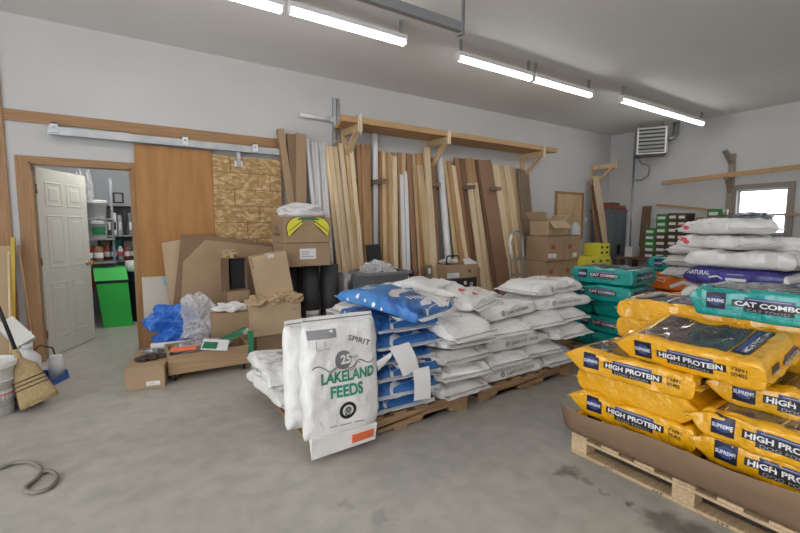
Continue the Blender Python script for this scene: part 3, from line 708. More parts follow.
# ================================================================== CARTONS
def carton(label, loc, size, m, rz=0, rx=0, ry=0, open_=False, flaps=(1, 1, 1, 1), tape=True, stickers=(), name='cardboard_box', cat='box', group=None, inner=None, prints=None):
    w, d, h = size; t = thing(name, label, cat, loc, group); t.rotation_euler = (rx, ry, rz)
    b = MB(); k = .006
    if open_:
        b.box((-w/2, -d/2, 0), (w/2, d/2, k), m)
        for a, c in (((-w/2, -d/2, 0), (w/2, -d/2+k, h)), ((-w/2, d/2-k, 0), (w/2, d/2, h)), ((-w/2, -d/2+k, 0), (-w/2+k, d/2-k, h)), ((w/2-k, -d/2+k, 0), (w/2, d/2-k, h))): b.box(a, c, m)
    else:
        b.bevelbox((-w/2, -d/2, 0), (w/2, d/2, h), m, .006)
    obj('box_body', b, t, True)
    if open_:
        for i, f in enumerate(flaps):
            if f is None: continue
            b = MB(); L = (d if i < 2 else w)*.42; a = f
            if i == 0: b.hexa([Vector(q) for q in _flap((-w/2, -d/2, h), (w/2, -d/2, h), Vector((0, -math.sin(a), math.cos(a)))*L)], m)
            if i == 1: b.hexa([Vector(q) for q in _flap((w/2, d/2, h), (-w/2, d/2, h), Vector((0, math.sin(a), math.cos(a)))*L)], m)
            if i == 2: b.hexa([Vector(q) for q in _flap((-w/2, d/2, h), (-w/2, -d/2, h), Vector((-math.sin(a), 0, math.cos(a)))*L)], m)
            if i == 3: b.hexa([Vector(q) for q in _flap((w/2, -d/2, h), (w/2, d/2, h), Vector((math.sin(a), 0, math.cos(a)))*L)], m)
            obj('flap', b, t, True)
    elif tape:
        b = MB(); tm = mat('parcel_tape', (.46, .33, .19), .25)
        b.box((-w/2-.0015, -.025, h), (w/2+.0015, .025, h+.0012), tm); b.box((-w/2-.0015, -.025, h*.72), (-w/2, .025, h), tm); b.box((w/2, -.025, h*.72), (w/2+.0015, .025, h), tm)
        obj('tape', b, t, True)
    for (f, cx, cz, sw, sh, sm) in stickers:      # f: 'f' front (-y), 'l' (-x), 't' top
        b = MB()
        if f == 'f': b.box((cx-sw/2, -d/2-.002, cz-sh/2), (cx+sw/2, -d/2, cz+sh/2), sm)
        elif f == 'l': b.box((-w/2-.002, cx-sw/2, cz-sh/2), (-w/2, cx+sw/2, cz+sh/2), sm)
        else: b.box((cx-sw/2, cz-sh/2, h), (cx+sw/2, cz+sh/2, h+.002), sm)
        if sm is M_paper and f == 'f':
            for q in range(3): b.box((cx-sw*.4, -d/2-.0028, cz-sh*.3+q*sh*.22), (cx+sw*(.1 if q else .35), -d/2-.002, cz-sh*.3+q*sh*.22+sh*.08), M_softink)
        obj('sticker', b, t, True)
    return t
def _flap(a, b, v, th=.006):
    a = Vector(a); b = Vector(b); n = (b-a).cross(v).normalized()*th
    return [a, b, b+v, a+v, a+n, b+n, b+v+n, a+v+n]

# --- heap by the chipboard door
carton('worn brown box alone on the floor with dark gloves on it', (.175, 4.22, 0), (.29, .34, .185), M_card, rz=-.22, stickers=(('f', .06, .045, .10, .035, M_paper),))
gl = MB()
gm = mat('dark_leather', (.06, .045, .035), .75, var=.4, scale=20)
for k in range(2):
    cx, cy = .13+.09*k, 4.27+.03*k
    gl.blob((cx, cy, .205), (.06, .05, .022), gm, 3+k, .2)
    for j in range(4): gl.tube([(cx+.04, cy-.035+.022*j, .208), (cx+.085, cy-.045+.028*j, .205), (cx+.11, cy-.05+.03*j, .200)], .011, gm, 8)
    gl.tube([(cx, cy-.04, .208), (cx+.02, cy-.075, .202)], .012, gm, 8)
single('work_gloves', gl, 'dark crumpled work gloves lying on the box on the floor', 'gloves')
M_crate = mat('crate_wood', (.46, .31, .18), .65, col2=(.36, .23, .12), scale=2, grain=GX)
t = thing('wooden_dolly', 'shallow wooden crate on small casters full of odds and ends', 'crate', (.66, 4.3, 0)); t.rotation_euler = (0, 0, -.02)
b = MB(); W_, D_ = .34, .20
b.box((-W_, -D_, .065), (W_, -D_+.018, .235), M_crate); obj('front_board', b, t, True)
b = MB(); b.box((-W_, D_-.018, .065), (W_, D_, .25), M_crate); obj('back_board', b, t, True)
for x in (-W_, W_-.018):
    b = MB(); b.box((x, -D_+.018, .065), (x+.018, D_-.018, .25), M_crate); obj('end_board', b, t, True)
b = MB(); b.box((-W_+.018, -D_+.018, .07), (W_-.018, D_-.018, .085), M_pine); obj('bottom_board', b, t, True)
for x in (-.29, .29):
    for y in (-.15, .15):
        b = MB(); b.lathe((0, 0, 0), [(.012, -.012), (.028, -.010), (.028, .010), (.012, .012)], M_blackp, 16, Matrix.Translation((x, y, .028)) @ Matrix.Rotation(PI/2, 4, 'Y')); c_ = MB(); c_.box((x-.02, y-.02, .055), (x+.02, y+.02, .066), M_galv); c_.box((x-.017, y-.004, .028), (x-.0135, y+.004, .056), M_galv); c_.box((x+.0135, y-.004, .028), (x+.017, y+.004, .056), M_galv); k_ = obj('caster', c_, t, True); obj('wheel', b, k_, True)
b = MB(); b.blob((.62, 4.32, .19), (.28, .14, .10), M_foil, 5, .3, 5); single('crumpled_foil', b, 'crumpled silver foil and wrap filling the crate on casters', 'foil')
for k, (p, q, lab) in enumerate((((.70, 4.22, .25), (.95, 4.16, .34), 'green painted stick lying across the crate, lower of two'), ((.78, 4.30, .27), (1.0, 4.24, .37), 'green painted stick lying across the crate, upper of two'))):
    b = MB(); b.bar(p, q, .055, .018, M_frameg); single('green_stick', b, lab, 'stick')
b = MB(); b.bar((1.02, 4.14, .36), (1.0, 4.075, .12), .05, .018, M_frameg, up=(0, 1, 0)); single('green_stick', b, 'green painted stick hanging down over the crate corner', 'stick')
b = MB(); b.bevelbox((-.11, -.08, 0), (.11, .08, .014), M_paper, .004, Matrix.Translation((.70, 4.10, .275)) @ Matrix.Rotation(.35, 4, 'X') @ Matrix.Rotation(-.35, 4, 'Z')); b.box((-.10, -.075, .0142), (.02, .03, .016), M_frameg, Matrix.Translation((.70, 4.10, .275)) @ Matrix.Rotation(.35, 4, 'X') @ Matrix.Rotation(-.35, 4, 'Z'))
single('seed_packet', b, 'white and green paper packet lying on the crate edge', 'packet')
b = MB(); b.bevelbox((-.10, -.035, 0), (.10, .035, .012), M_orlab, .004, Matrix.Translation((.44, 4.08, .285)) @ Matrix.Rotation(.2, 4, 'X') @ Matrix.Rotation(-.1, 4, 'Z'))
single('orange_tag', b, 'bright orange tag lying at the crate corner', 'tag')
b = MB(); b.bevelbox((-.11, -.03, 0), (.11, .03, .02), M_softink, .005, Matrix.Translation((.52, 4.16, .27)) @ Matrix.Rotation(.25, 4, 'Z')); single('gray_packet', b, 'flat gray packet beside the orange tag in the crate', 'packet')
carton('small low carton under the silver rolls behind the crate', (.26, 4.72, 0), (.34, .20, .13), M_card)
for k, (x0, x1, y, z) in enumerate(((.16, .34, 4.66, .165), (.22, .55, 4.62, .165+.05))):
    b = MB(); b.tube([(x0, y, z), (x1, y-.04, z)], .03, M_foil if k == 0 else M_clearw, 14); single('wrap_roll', b, ['short silver roll on the low carton', 'pale wrapped roll lying toward the foil'][k], 'roll')
b = MB(); b.blob((.42, 4.82, .43), (.20, .14, .15), M_bluebag, 2, .45, 2.6, 5, fine=.06); b.blob((.45, 4.80, .26), (.18, .14, .13), M_bluebag, 9, .45, 2.6, 5, fine=.06)
single('blue_plastic_bag', b, 'crumpled bright blue plastic bag before the orange plywood', 'bag')
carton('brown carton holding up the blue and clear plastic bags', (.58, 4.88, 0), (.62, .26, .16), M_cardd)
b = MB(); b.blob((.64, 4.78, .40), (.19, .14, .24), M_clear, 4, .3, 4, 5); b.blob((.62, 4.74, .27), (.16, .10, .12), M_clear, 14, .3, 5, 4)
single('clear_plastic_bag', b, 'crumpled clear plastic bag beside the blue bag', 'bag')
b = MB(); b.blob((.92, 4.95, .40), (.07, .07, .10), M_bluebag, 21, .3, 4, 4); single('blue_plastic_bag', b, 'small blue bag peeking out behind the clear bag', 'bag')
q = at(213, 340, Y=4.55); q2 = at(253, 316, Y=4.50)
carton('brown carton with white paper on top behind the crate', ((q.x+q2.x)/2, 4.72, 0), (q2.x-q.x, .34, .47), M_card, rz=.06, stickers=(('f', .12, .26, .055, .06, M_paper),))
b = MB(); b.blob(((q.x+q2.x)/2+.04, 4.70, .50), (.16, .14, .05), M_paper, 8, .5, 4, 4, fine=.12); single('crumpled_paper', b, 'crumpled white paper on the carton behind the crate', 'paper')
# sheets against the wall
b = MB(); b.box((.19, 5.18, 0), (.50, 5.40, .30), M_trim); single('wood_block', b, 'stained wood block under the small white board', 'block')
t = thing('white_board_sheet', 'small white board with a pale blue tag leaning on the plywood', 'board', (.35, 5.3, .3))
b = MB(); b.bar((.345, 5.25, .305), (.345, 5.385, .80), .28, .012, mat('offwhite_board', (.56, .53, .46), .7), up=(0, 1, 0)); obj('sheet', b, t)
b = MB(); b.bar((.44, 5.343, .71), (.44, 5.362, .78), .075, .008, mat('pale_blue_tag', (.30, .56, .70), .6), up=(0, 1, 0)); obj('tag', b, t)
def sheet(px, Yt, Yb, m, th=.008, name='cardboard_sheet', label=''):
    P = []
    for (x, y) in px:
        Y = Yt
        for _ in range(3):
            p = at(x, y, Y=Y); f = min(1, max(0, p.z/1.3)); Y = Yb+(Yt-Yb)*f
        P.append(p)
    b = MB(); n = Vector((0, -1, .15)).normalized()*th
    A = [b.bm.verts.new(p) for p in P]; B = [b.bm.verts.new(p+n) for p in P]
    b.face(A[::-1], m); b.face(B, m)
    for i in range(len(P)): b.face([A[i], A[(i+1) % len(P)], B[(i+1) % len(P)], B[i]], m)
    return b
t = thing('cardboard_sheet', 'big dark flattened carton leaning against the chipboard door', 'cardboard', (1.0, 5.2, 0))
obj('back_panel', sheet([(181, 234.5), (212, 235.5), (276, 245.5), (283, 350), (168, 353)], 5.30, 5.05, M_cardd), t)
obj('front_panel', sheet([(183, 262), (205, 240), (272, 247), (279, 350), (178, 353)], 5.285, 5.03, M_card, label='lighter fold'), t)
b = sheet([(161.5, 243), (181, 239.5), (188, 351), (175, 352), (163, 255)], 5.335, 5.13, M_cardl); single('cardboard_sheet', b, 'pale cardboard sheet leaning behind the big dark one', 'cardboard')
# cartons right of the crate
q0 = at(229, 291, Y=4.95); q1 = at(247, 310, Y=4.95)
carton('narrow brown carton behind the clear bag supporting the tall open one', ((q0.x+q1.x)/2, 5.0, 0), (.24, .2, q0.z), M_card, tape=False)
carton('narrow tall open carton with dark inside behind the tilted tan box', ((q0.x+q1.x)/2+.0, 5.08, q0.z+.185), (.20, .36, .16), M_cardd, rx=PI/2, open_=True, flaps=(None, None, 1.2, None))
b = MB(); b.box(((q0.x+q1.x)/2-.06, 5.0, q0.z+.02), ((q0.x+q1.x)/2+.09, 5.06, q0.z+.34), M_blackp); single('carton_shade', b, 'black sheet standing for the shade inside the narrow tall carton', 'board')  # black sheet put in as the shade of the carton's open inside
b = MB(); b.blob((q0.x+.03, 4.99, q0.z+.40), (.09, .07, .06), M_kraft, 31, .4, 4, 4); single('kraft_paper', b, 'crumpled brown paper stuffed on the narrow tall carton', 'paper')
carton('lowest brown carton of the stack beside the crate', (1.40, 4.60, 0), (.50, .36, .225), M_card)
carton('brown carton topped by torn brown paper, second of the stack', (1.36, 4.56, .228), (.50, .38, .34), M_cardl, tape=False, stickers=(('f', .18, .25, .06, .03, M_kraft),))
b = MB()
for k in range(5): b.blob((1.17+.095*k, 4.42+.03*(k % 2), .585+.012*(k % 2)), (.10, .09, .065), M_kraft, 40+k, .5, 3, 4, fine=.10)
single('torn_paper', b, 'torn brown paper lying over the carton below the tilted box', 'paper')
t = carton('tan carton tipped sideways on the torn paper', (1.38, 4.52, .640), (.34, .20, .43), M_cardl, rz=.05, ry=-.17, stickers=(('t', 0, 0, .07, .05, M_paper), ('f', -.0, .41, .06, .035, M_paper)))
# black rolls with labels
for k, (x, y) in enumerate(((1.685, 4.92), (1.885, 4.80), (2.125, 4.78))):
    t = thing('black_roll', f'tall black roll standing under the banana carton, {ORD[k]} from the left', 'roll', (x, y, 0), 'black rolls under the banana carton')
    b = MB(); r = .108
    b.lathe((0, 0, 0), [(r, 0), (r, .893), (.045, .893), (.042, .80)], M_black, 28); obj('roll', b, t, True)
    b = MB(); b.lathe((0, 0, 0), [(.044, .80), (.044, .897), (.036, .897), (.036, .80)], M_card, 20); obj('core', b, t, True)
    b = MB(); n = 12; a0 = -PI/2-.85
    for (z0, z1, m, rr) in ((.17, .37, M_paper, r+.001), (.20, .24, M_ink, r+.002), (.30, .33, M_softink, r+.002)):
        V = [(rr*math.cos(a0+1.7*i/n), rr*math.sin(a0+1.7*i/n)) for i in range(n+1)]
        A = [b.bm.verts.new((x_, y_, z0)) for x_, y_ in V]; B = [b.bm.verts.new((x_, y_, z1)) for x_, y_ in V]
        for i in range(n): b.face([A[i], A[i+1], B[i+1], B[i]], m, True)
    obj('label', b, t, True)
carton('brown carton with white shipping label under the banana carton', (1.80, 4.83, .900), (.54, .40, .265), M_card, tape=False, stickers=(('f', -.0, .14, .19, .12, M_paper),))
t = thing('banana_box', 'banana carton with yellow fruit print on top of the black rolls', 'box', (1.80, 4.83, 1.168))
b = MB(); b.bevelbox((-.275, -.215, 0), (.275, .215, .285), M_card, .006); obj('box_body', b, t, True)
b = MB(); b.box((-.28, -.22, .20), (.28, .22, .29), M_card); b.box((-.28, -.2215, .198), (.28, -.2195, .2), M_cardd); obj('lid', b, t, True)
d = Decal((0, -.221, .145), (1, 0, 0), (0, 0, 1), (0, -1, 0))
def banana(cx, cy, a0, a1, r, k):
    n = 14; pts = [(cx+r*math.cos(a0+(a1-a0)*i/n), cy+r*math.sin(a0+(a1-a0)*i/n)) for i in range(n+1)]
    d.strip(pts, lambda u: .014+.086*math.sin(PI*min(1, max(0, u*.96+.02)))**.7, M_ink, off=.002+k*.002)
    d.strip(pts, lambda u: .003+.077*math.sin(PI*min(1, max(0, u*.96+.02)))**.7, M_yelbox, off=.003+k*.002)
banana(-.065, -.085, PI*.50, PI*.97, .155, 0); banana(.075, -.085, PI*.50, PI*.03, .155, 0)
banana(-.055, -.075, PI*.50, PI*.90, .19, 1); banana(.065, -.075, PI*.50, PI*.10, .19, 1)
d.strip([(-.12, .115), (0, .125), (.13, .115)], .02, M_frameg, off=.008); d.done('fruit_print', t)
b = MB(); b.ring = None
d = Decal((-.281, 0, .14), (0, -1, 0), (0, 0, 1), (-1, 0, 0)); d.ring(0, 0, .045, .06, M_dark, sy=.6); d.strip([(-.12, -.05), (.12, -.05)], .02, M_dark); d.done('side_mark', t)
b = MB(); b.blob((1.80, 4.80, 1.515), (.28, .19, .10), M_clearw, 6, .3, 2.5, 5, fine=.03); single('white_plastic_bag', b, 'milky white plastic bag resting on the banana carton', 'bag')
# duct, carton and gray tote
b = MB(); b.lathe((2.44, 4.98, 0), [(.10, 0), (.10, .76), (.094, .76), (.094, .70)], M_galv, 28)
for z in (.2, .45): b.lathe((2.44, 4.98, z), [(.101, 0), (.104, .008), (.101, .016)], M_galv, 28)
single('metal_duct', b, 'round gray metal duct standing next to the black rolls', 'duct')
carton('tall slim brown carton between metal duct and gray bin', (2.62, 4.86, 0), (.13, .20, .80), M_cardd, tape=False)
t = thing('storage_bin', 'dark gray plastic bin heaped with clear film behind the blue bags', 'bin', (2.72, 4.58, 0))
b = MB(); o1, o2, h = .31, .36, .80
P = lambda x, y, z: b.bm.verts.new((x, y, z))
ring = lambda sx, sy, z: [P(-sx, -sy, z), P(sx, -sy, z), P(sx, sy, z), P(-sx, sy, z)]
R_ = [ring(.26, .16, 0), ring(.295, .195, h), ring(.285, .185, h), ring(.25, .15, .02)]
b.face(R_[0][::-1], M_bin); b.face(R_[3], M_bin)
for A, B in zip(R_, R_[1:]):
    for i in range(4): b.face([A[i], A[(i+1) % 4], B[(i+1) % 4], B[i]], M_bin)
for x in (-.19, -.06, .07, .20): b.box((x-.012, -.20, .1), (x+.012, -.17, h-.05), M_bin)
obj('bin_body', b, t, True)
b = MB()
for a, c in (((-.325, -.225, h-.03), (.325, -.19, h+.005)), ((-.325, .19, h-.03), (.325, .225, h+.005)), ((-.325, -.19, h-.03), (-.29, .19, h+.005)), ((.29, -.19, h-.03), (.325, .19, h+.005))): b.box(a, c, M_binr)
obj('rim', b, t, True)
b = MB(); b.blob((2.68, 4.58, .79), (.22, .15, .13), M_clear, 17, .4, 5, 5); single('clear_film', b, 'crumpled clear film heaped in the gray bin', 'film')
b = MB(); b.bar((2.90, 4.86, .0), (2.84, 4.98, 1.11), .18, .07, M_blackp, up=(0, 1, 0)); single('black_case', b, 'black plastic case standing behind the gray bin', 'case')
b = MB(); b.tube([(3.30, 4.80, .0), (3.27, 5.0, .55)], .035, M_white, 14); b.tube([(3.285, 4.9, .3), (3.275, 4.965, .46)], .037, M_pvc, 14); single('white_tube', b, 'short white tube leaning right of the gray bin', 'tube')
b = MB(); b.lathe((3.08, 4.42, 0), [(.05, 0), (.05, .62), (.035, .66), (.028, .70), (.028, .73)], M_red, 18); b.lathe((3.08, 4.42, .73), [(.034, 0), (.034, .05), (.02, .07)], M_blackp, 18); single('red_canister', b, 'red canister with black top behind the blue bags', 'canister')
# small cartons in front of the lumber
q = at(446, 277, Y=4.66)
carton('black and white printed carton before the thick white pipe', (4.17, 4.86, .0), (.58, .34, .60), M_blackp, tape=False, stickers=(('f', -.2, .50, .15, .13, M_paper), ('f', .06, .53, .05, .05, M_paper), ('f', .18, .50, .06, .06, M_softink)))
carton('small brown carton with white label on the black printed carton', (4.17, 4.86, .602), (.58, .34, .20), M_card, stickers=(('f', -.17, .05, .22, .07, M_paper), ('f', .14, .10, .06, .05, M_dark)), tape=False)
b = MB(); b.tube([(3.90, 4.72, .80), (3.90, 4.72, .90), (3.92, 4.72, .93), (4.12, 4.74, .93), (4.15, 4.74, .89)], .012, M_blackp, 8); single('carry_loop', b, 'black looped handle on the small brown carton', 'handle')
b = MB(); b.blob((4.05, 4.86, .84), (.14, .12, .035), M_clearw, 26, .3, 4, 4); single('clear_film', b, 'milky film lying on the small brown carton', 'film')
a_ = [at(463, 259, Y=4.7), at(469, 258, Y=4.7), at(478, 263, Y=4.7), at(466, 268.5, Y=4.7)]
b = MB(); v = [b.bm.verts.new(p) for p in a_]; w = [b.bm.verts.new(p+Vector((.01, .02, 0))) for p in a_]; b.face(v, M_paper); b.face(w[::-1], M_paper)
for i in range(4): b.face([v[i], v[(i+1) % 4], w[(i+1) % 4], w[i]], M_paper)
single('paper_flag', b, 'pinkish white paper flag sticking up from the small brown carton', 'paper')
for k, (x, wd, h) in enumerate(((4.62, .14, .72), (3.70, .10, .80))):
    b = MB(); b.bevelbox((x-wd/2, 4.86, (0, .427)[k]), (x+wd/2, 4.96, h), (M_fir, M_gray)[k], .004)
    if k: b.box((x-.025, 4.857, .68), (x+.025, 4.8605, .76), M_paper)
    single('wood_block', b, ['short upright wood block right of the black printed carton', 'gray wood block with white tag left of the black carton'][k], 'block')
# hand truck
t = thing('hand_truck', 'silver hand truck with looped handle before the weathered planks', 'hand truck', (5.2, 4.6, 0))
loop = []
for i in range(17):
    a = PI*i/16; loop.append((5.22-.14*math.cos(a), 4.62, 1.12+.17*math.sin(a)))
b = MB(); b.tube([(5.09, 4.55, .08), (5.08, 4.6, .9)]+loop+[(5.36, 4.6, .9), (5.35, 4.55, .08)], .017, M_galv, 10); obj('frame', b, t)
for z in (.3, .6, .85):
    b = MB(); b.box((5.09, 4.575, z-.02), (5.35, 4.60, z+.02), M_galv); obj('cross_bar', b, t)
b = MB(); b.box((5.07, 4.34, .03), (5.37, 4.57, .04), M_galv); obj('toe_plate', b, t)
for x in (5.05, 5.39):
    b = MB(); b.lathe((0, 0, 0), [(.03, -.025), (.10, -.022), (.11, 0), (.10, .022), (.03, .025)], M_blackp, 20, Matrix.Translation((x, 4.66, .11)) @ Matrix.Rotation(PI/2, 4, 'Y')); obj('wheel', b, t)
b = MB(); b.tube([(5.085, 4.58, .86), (5.03, 4.56, 1.0), (5.0, 4.56, 1.12), (5.04, 4.56, 1.22)], .022, M_white, 10); obj('grip', b, t)
# cartons before the hatch
M_rl = mat('red_print', (.33, .08, .05), .6)
for r in range(3):
    for c in range(2):
        z = r*.40
        nm = ['lowest', 'middle', 'top'][r]
        carton(f'brown carton with red print, {nm} of its stack, ' + ('beside the hand truck' if c == 0 else 'beside the yellow cartons'), (5.94+.43*c, 4.70-.03*r, z), (.42, .44, .395), M_card, tape=True,
               stickers=(('f', -.08, .22, .10, .07, M_rl), ('f', .06 if c else -.1, .08, .20 if c == 0 else .10, .07, M_paper)))
carton('open tan carton with raised flaps on the brown carton stack', (6.02, 4.66, 1.203), (.44, .38, .24), M_cardl, open_=True, flaps=(2.4, .05, .75, 1.0))
b = MB(); b.lathe((6.74, 4.74, 1.12), [(.17, 0), (.17, .085), (.162, .085), (.155, .02), (.02, .02)], M_dark, 26); b.lathe((6.74, 4.74, .83), [(.155, 0), (.155, .29)], M_cardd, 26); single('round_drum', b, 'brown drum with dark rim between tan carton and yellow cartons', 'drum')
carton('plain brown carton below the brown drum', (6.77, 4.79, 0), (.36, .44, .825), M_card)
carton('low yellow printed carton before the brown drum', (6.84, 4.38, .60), (.56, .36, .24), M_yelbox, tape=False, stickers=tuple(('f', x, z, .07, .035, M_ink) for x in (-.22, 0, .2) for z in (.06, .17)))
carton('upper yellow printed carton beside the wide plank', (7.06, 4.42, .843), (.30, .30, .22), M_yelbox, tape=False, stickers=tuple(('f', x, z, .07, .035, M_ink) for x in (-.08, .07) for z in (.06, .15)))
carton('tall brown carton holding up the yellow cartons', (6.9, 4.40, 0), (.6, .4, .597), M_cardd)
carton('rear yellow printed carton closest to the cabinet', (7.36, 4.60, .75), (.26, .26, .30), M_yelbox, tape=False, stickers=tuple(('f', x, z, .07, .035, M_ink) for x in (-.06, .06) for z in (.08, .21)))
carton('brown carton below the rear yellow carton', (7.38, 4.62, 0), (.34, .34, .746), M_card)
b = MB(); b.lathe((7.18, 4.95, 0), [(.09, 0), (.10, .02), (.10, 1.30), (.08, 1.38), (.04, 1.40), (.04, 1.43)], M_clearw, 20); single('white_jug', b, 'white rounded container top behind the brown cartons', 'jug')
# cabinet
t = thing('utility_cabinet', 'gray plastic cabinet with double doors in the room corner', 'cabinet', (8.74, 5.2, 0))
b = MB(); b.box((8.44, 5.03, .05), (9.03, 5.42, 1.66), M_locker); b.box((8.42, 5.0, 1.66), (9.05, 5.44, 1.70), M_locker); b.box((8.46, 5.05, 0), (9.01, 5.40, .05), M_blackp); obj('cabinet_body', b, t)
for k, (x0, x1) in enumerate(((8.455, 8.735), (8.745, 9.02))):
    b = MB(); b.bevelbox((x0, 5.003, .08), (x1, 5.028, 1.64), M_locker, .006)
    for (z0, z1) in ((.14, .80), (.92, 1.58)): b.bevelbox((x0+.03, 4.998, z0), (x1-.03, 5.004, z1), M_locker, .003)
    d_ = obj('door', b, t)
    b = MB(); x = x1-.025 if k == 0 else x0+.025; b.box((x-.01, 4.975, .78), (x+.01, 4.998, .98), M_blackp); obj('handle', b, d_)
for k, (x0, x1, z, m) in enumerate(((8.46, 8.82, 1.701, M_dark), (8.44, 8.80, 1.75, M_red), (8.46, 8.78, 1.80, M_dark), (8.70, 9.0, 1.70, M_red), (8.66, 8.98, 1.76, M_redw))):
    if k == 3: x0, x1, z = 8.83, 9.04, 1.701
    if k == 4: x0, x1, z = 8.82, 9.03, 1.75
    b = MB(); b.bevelbox((x0, 5.03, z), (x1, 5.25, z+.045), m, .006); single('binder', b, ['dark binder, lowest on the gray cabinet', 'red binder in the middle of the cabinet-top pile', 'dark binder on top of the cabinet-top pile', 'red folder, lower of two at the cabinet corner', 'brown red folder, upper of two at the cabinet corner'][k], 'binder')
b = MB(); b.box((XR-.018, 4.90, .0), (XR-.004, 5.0, 1.68), M_white); single('white_board', b, 'narrow white panel standing beside the gray cabinet', 'panel')

# ================================================================== LEFT OF THE DOOR
lean('plywood_strip', 'plywood', 'pale plywood strip leaning on the post left of the door', (4, 246), (6, 330), 15, M_cardl, t=.015, lay=.03, yt=5.40, yb=5.30)
lean('yellow_pole', 'pole', 'worn yellow painted pole leaning beside the door casing', (13, 238), (13.5, 320), 4.4, M_yelw, t=.04, lay=.05, yt=5.40, yb=5.25)
lean('tool_pole', 'handle', 'slim pale tool handle next to the yellow pole', (8.5, 252), (10, 320), 2.6, M_pale, lay=.09, yt=5.40, yb=5.2, round_=True)
lean('tool_pole', 'handle', 'dark tool handle slanting across the door casing', (18, 246), (29, 312), 2.6, M_redw, lay=.06, yt=5.40, yb=5.2, round_=True)
b = MB(); q = at(21, 336, Y=4.75); b.lathe((q.x, 4.80, .08), [(.065, 0), (.065, .36), (.03, .36), (.03, .30)], M_paper, 22); b.box((q.x-.09, 4.72, 0), (q.x+.09, 4.9, .08), M_cardd)
single('paper_roll', b, 'white paper roll standing under the yellow pole', 'paper roll')
b = MB(); b.bar(at(4, 322, Y=4.72), at(27, 343, Y=4.60), .13, .055, M_foam, up=(.3, -1, .4)); single('foam_slab', b, 'off white foam slab slanting across the paper roll', 'foam')
b = MB(); q = at(30, 372, Z=0)
b.lathe((q.x-.06, 4.55, 0), [(.10, 0), (.115, .20), (.122, .20), (.122, .225), (.105, .225), (.10, .03)], M_white, 24); single('white_tub', b, 'small white tub beside the blue dustpan', 'tub')
b = MB(); c_ = at(32, 348, Y=4.55); b.lathe((c_.x-.03, 4.55, .03), [(.07, 0), (.085, .02), (.085, .24), (.05, .29), (.03, .295), (.03, .33), (.034, .33), (.034, .35)], M_clearw, 22); single('plastic_jug', b, 'milky white plastic jug inside the small white tub', 'jug')
b = MB(); b.lathe((-.50, 4.78, 0), [(.06, 0), (.06, .17), (.045, .19), (.045, .21)], M_pvc, 20); single('white_bottle', b, 'short white bottle between the tub and the open door', 'bottle')
t = thing('dustpan', 'bright blue dustpan with thin curved handle on the floor by the door', 'dustpan', (-.42, 4.52, 0)); q = at(54, 377, Z=0); t.location = (q.x-.05, q.y-.12, 0); t.rotation_euler = (0, 0, -.5)
b = MB(); b.box((-.14, -.10, .004), (.14, .10, .010), M_blueobj); b.hexa([Vector(p) for p in ((-.14, .09, .01), (.14, .09, .01), (.12, .10, .075), (-.12, .10, .075), (-.14, .096, .01), (.14, .096, .01), (.12, .106, .075), (-.12, .106, .075))], M_blueobj)
for s_ in (-1, 1): b.hexa([Vector((s_*x, y, z)) for x, y, z in ((.134, -.10, .008), (.14, -.10, .008), (.14, .10, .008), (.134, .10, .008), (.134, -.09, .012), (.14, -.09, .012), (.125, .10, .075), (.119, .10, .075))], M_blueobj)
obj('pan', b, t, True)
b = MB(); b.tube([(0, .10, .06), (-.01, .17, .16), (-.03, .16, .26), (-.09, .10, .30), (-.15, .02, .24)], .007, M_blackp, 8); obj('handle', b, t, True)
# broom
H0 = at(18, 356, Y=4.12); H1 = at(-6, 296, Y=4.25); T0 = at(39, 399, Y=4.02)
t = thing('corn_broom', 'straw broom with dark handle standing on the floor beside the white bucket', 'broom', (T0.x, T0.y, 0))
b = MB(); b.tube([H0+(H1-H0)*-.12, H0+(H1-H0)*2.2], .0125, M_blackp, 12); obj('handle', b, t)
b = MB(); n = 22; ax = (T0-H0).normalized(); side = ax.cross(Vector((0, -1, .2))).normalized(); nr = ax.cross(side); L = (T0-H0).length*1.05
prof = [(0, .018, .018), (.06, .022, .022), (.14, .042, .03), (.26, .080, .036), (.45, .090, .036), (.7, .102, .036), (.9, .115, .036), (1, .120, .034)]
rg = []
for u, w, d_ in prof:
    c = H0+ax*(L*u)
    rg.append([b.bm.verts.new(c+side*(w*math.cos(2*PI*j/n))+nr*(d_*math.sin(2*PI*j/n))+ax*(.012*math.sin(j*5.1)*(u > .95))) for j in range(n)])
for A, B in zip(rg, rg[1:]):
    for j in range(n): b.face([A[j], A[(j+1) % n], B[(j+1) % n], B[j]], M_straw, True)
b.face(rg[0][::-1], M_straw); b.face(rg[-1], M_straw); obj('bristle_head', b, t)
for u, w in ((.50, .0935), (.58, .0975), (.66, .1015)):
    b = MB(); c = H0+ax*(L*u); b.tube([c+side*(w*math.cos(2*PI*j/24))+nr*(.038*math.sin(2*PI*j/24)) for j in range(24)], .004, M_thread, 6, closed=True); obj('stitching', b, t)
b = MB(); b.lathe((0, 0, 0), [(.019, -.04), (.021, 0), (.021, .03), (.017, .05)], M_straw, 16, (Matrix.Translation(H0) @ (-ax).to_track_quat('Z', 'Y').to_matrix().to_4x4())); obj('neck_binding', b, t)
q = at(-2, 418, Z=0); qt = at(0, 357, Y=q.y)
t = thing('white_bucket', 'tall white bucket with printed band cut off by the picture edge', 'bucket', (q.x-.05, q.y+.1, 0))
b = MB(); b.lathe((0, 0, 0), [(.125, 0), (.14, .24), (.155, .36), (.163, .36), (.163, .39), (.15, .39), (.13, .03)], M_white, 32); obj('bucket_body', b, t, True)
b = MB(); b.lathe((0, 0, .345), [(.158, 0), (.166, .01), (.166, .02), (.158, .03)], M_white, 32); b.lathe((0, 0, .25), [(.146, 0), (.150, .006), (.148, .012)], M_white, 32); obj('rim_ring', b, t, True)
b = MB(); n = 16
V = [(-.4+1.6*i/n) for i in range(n+1)]
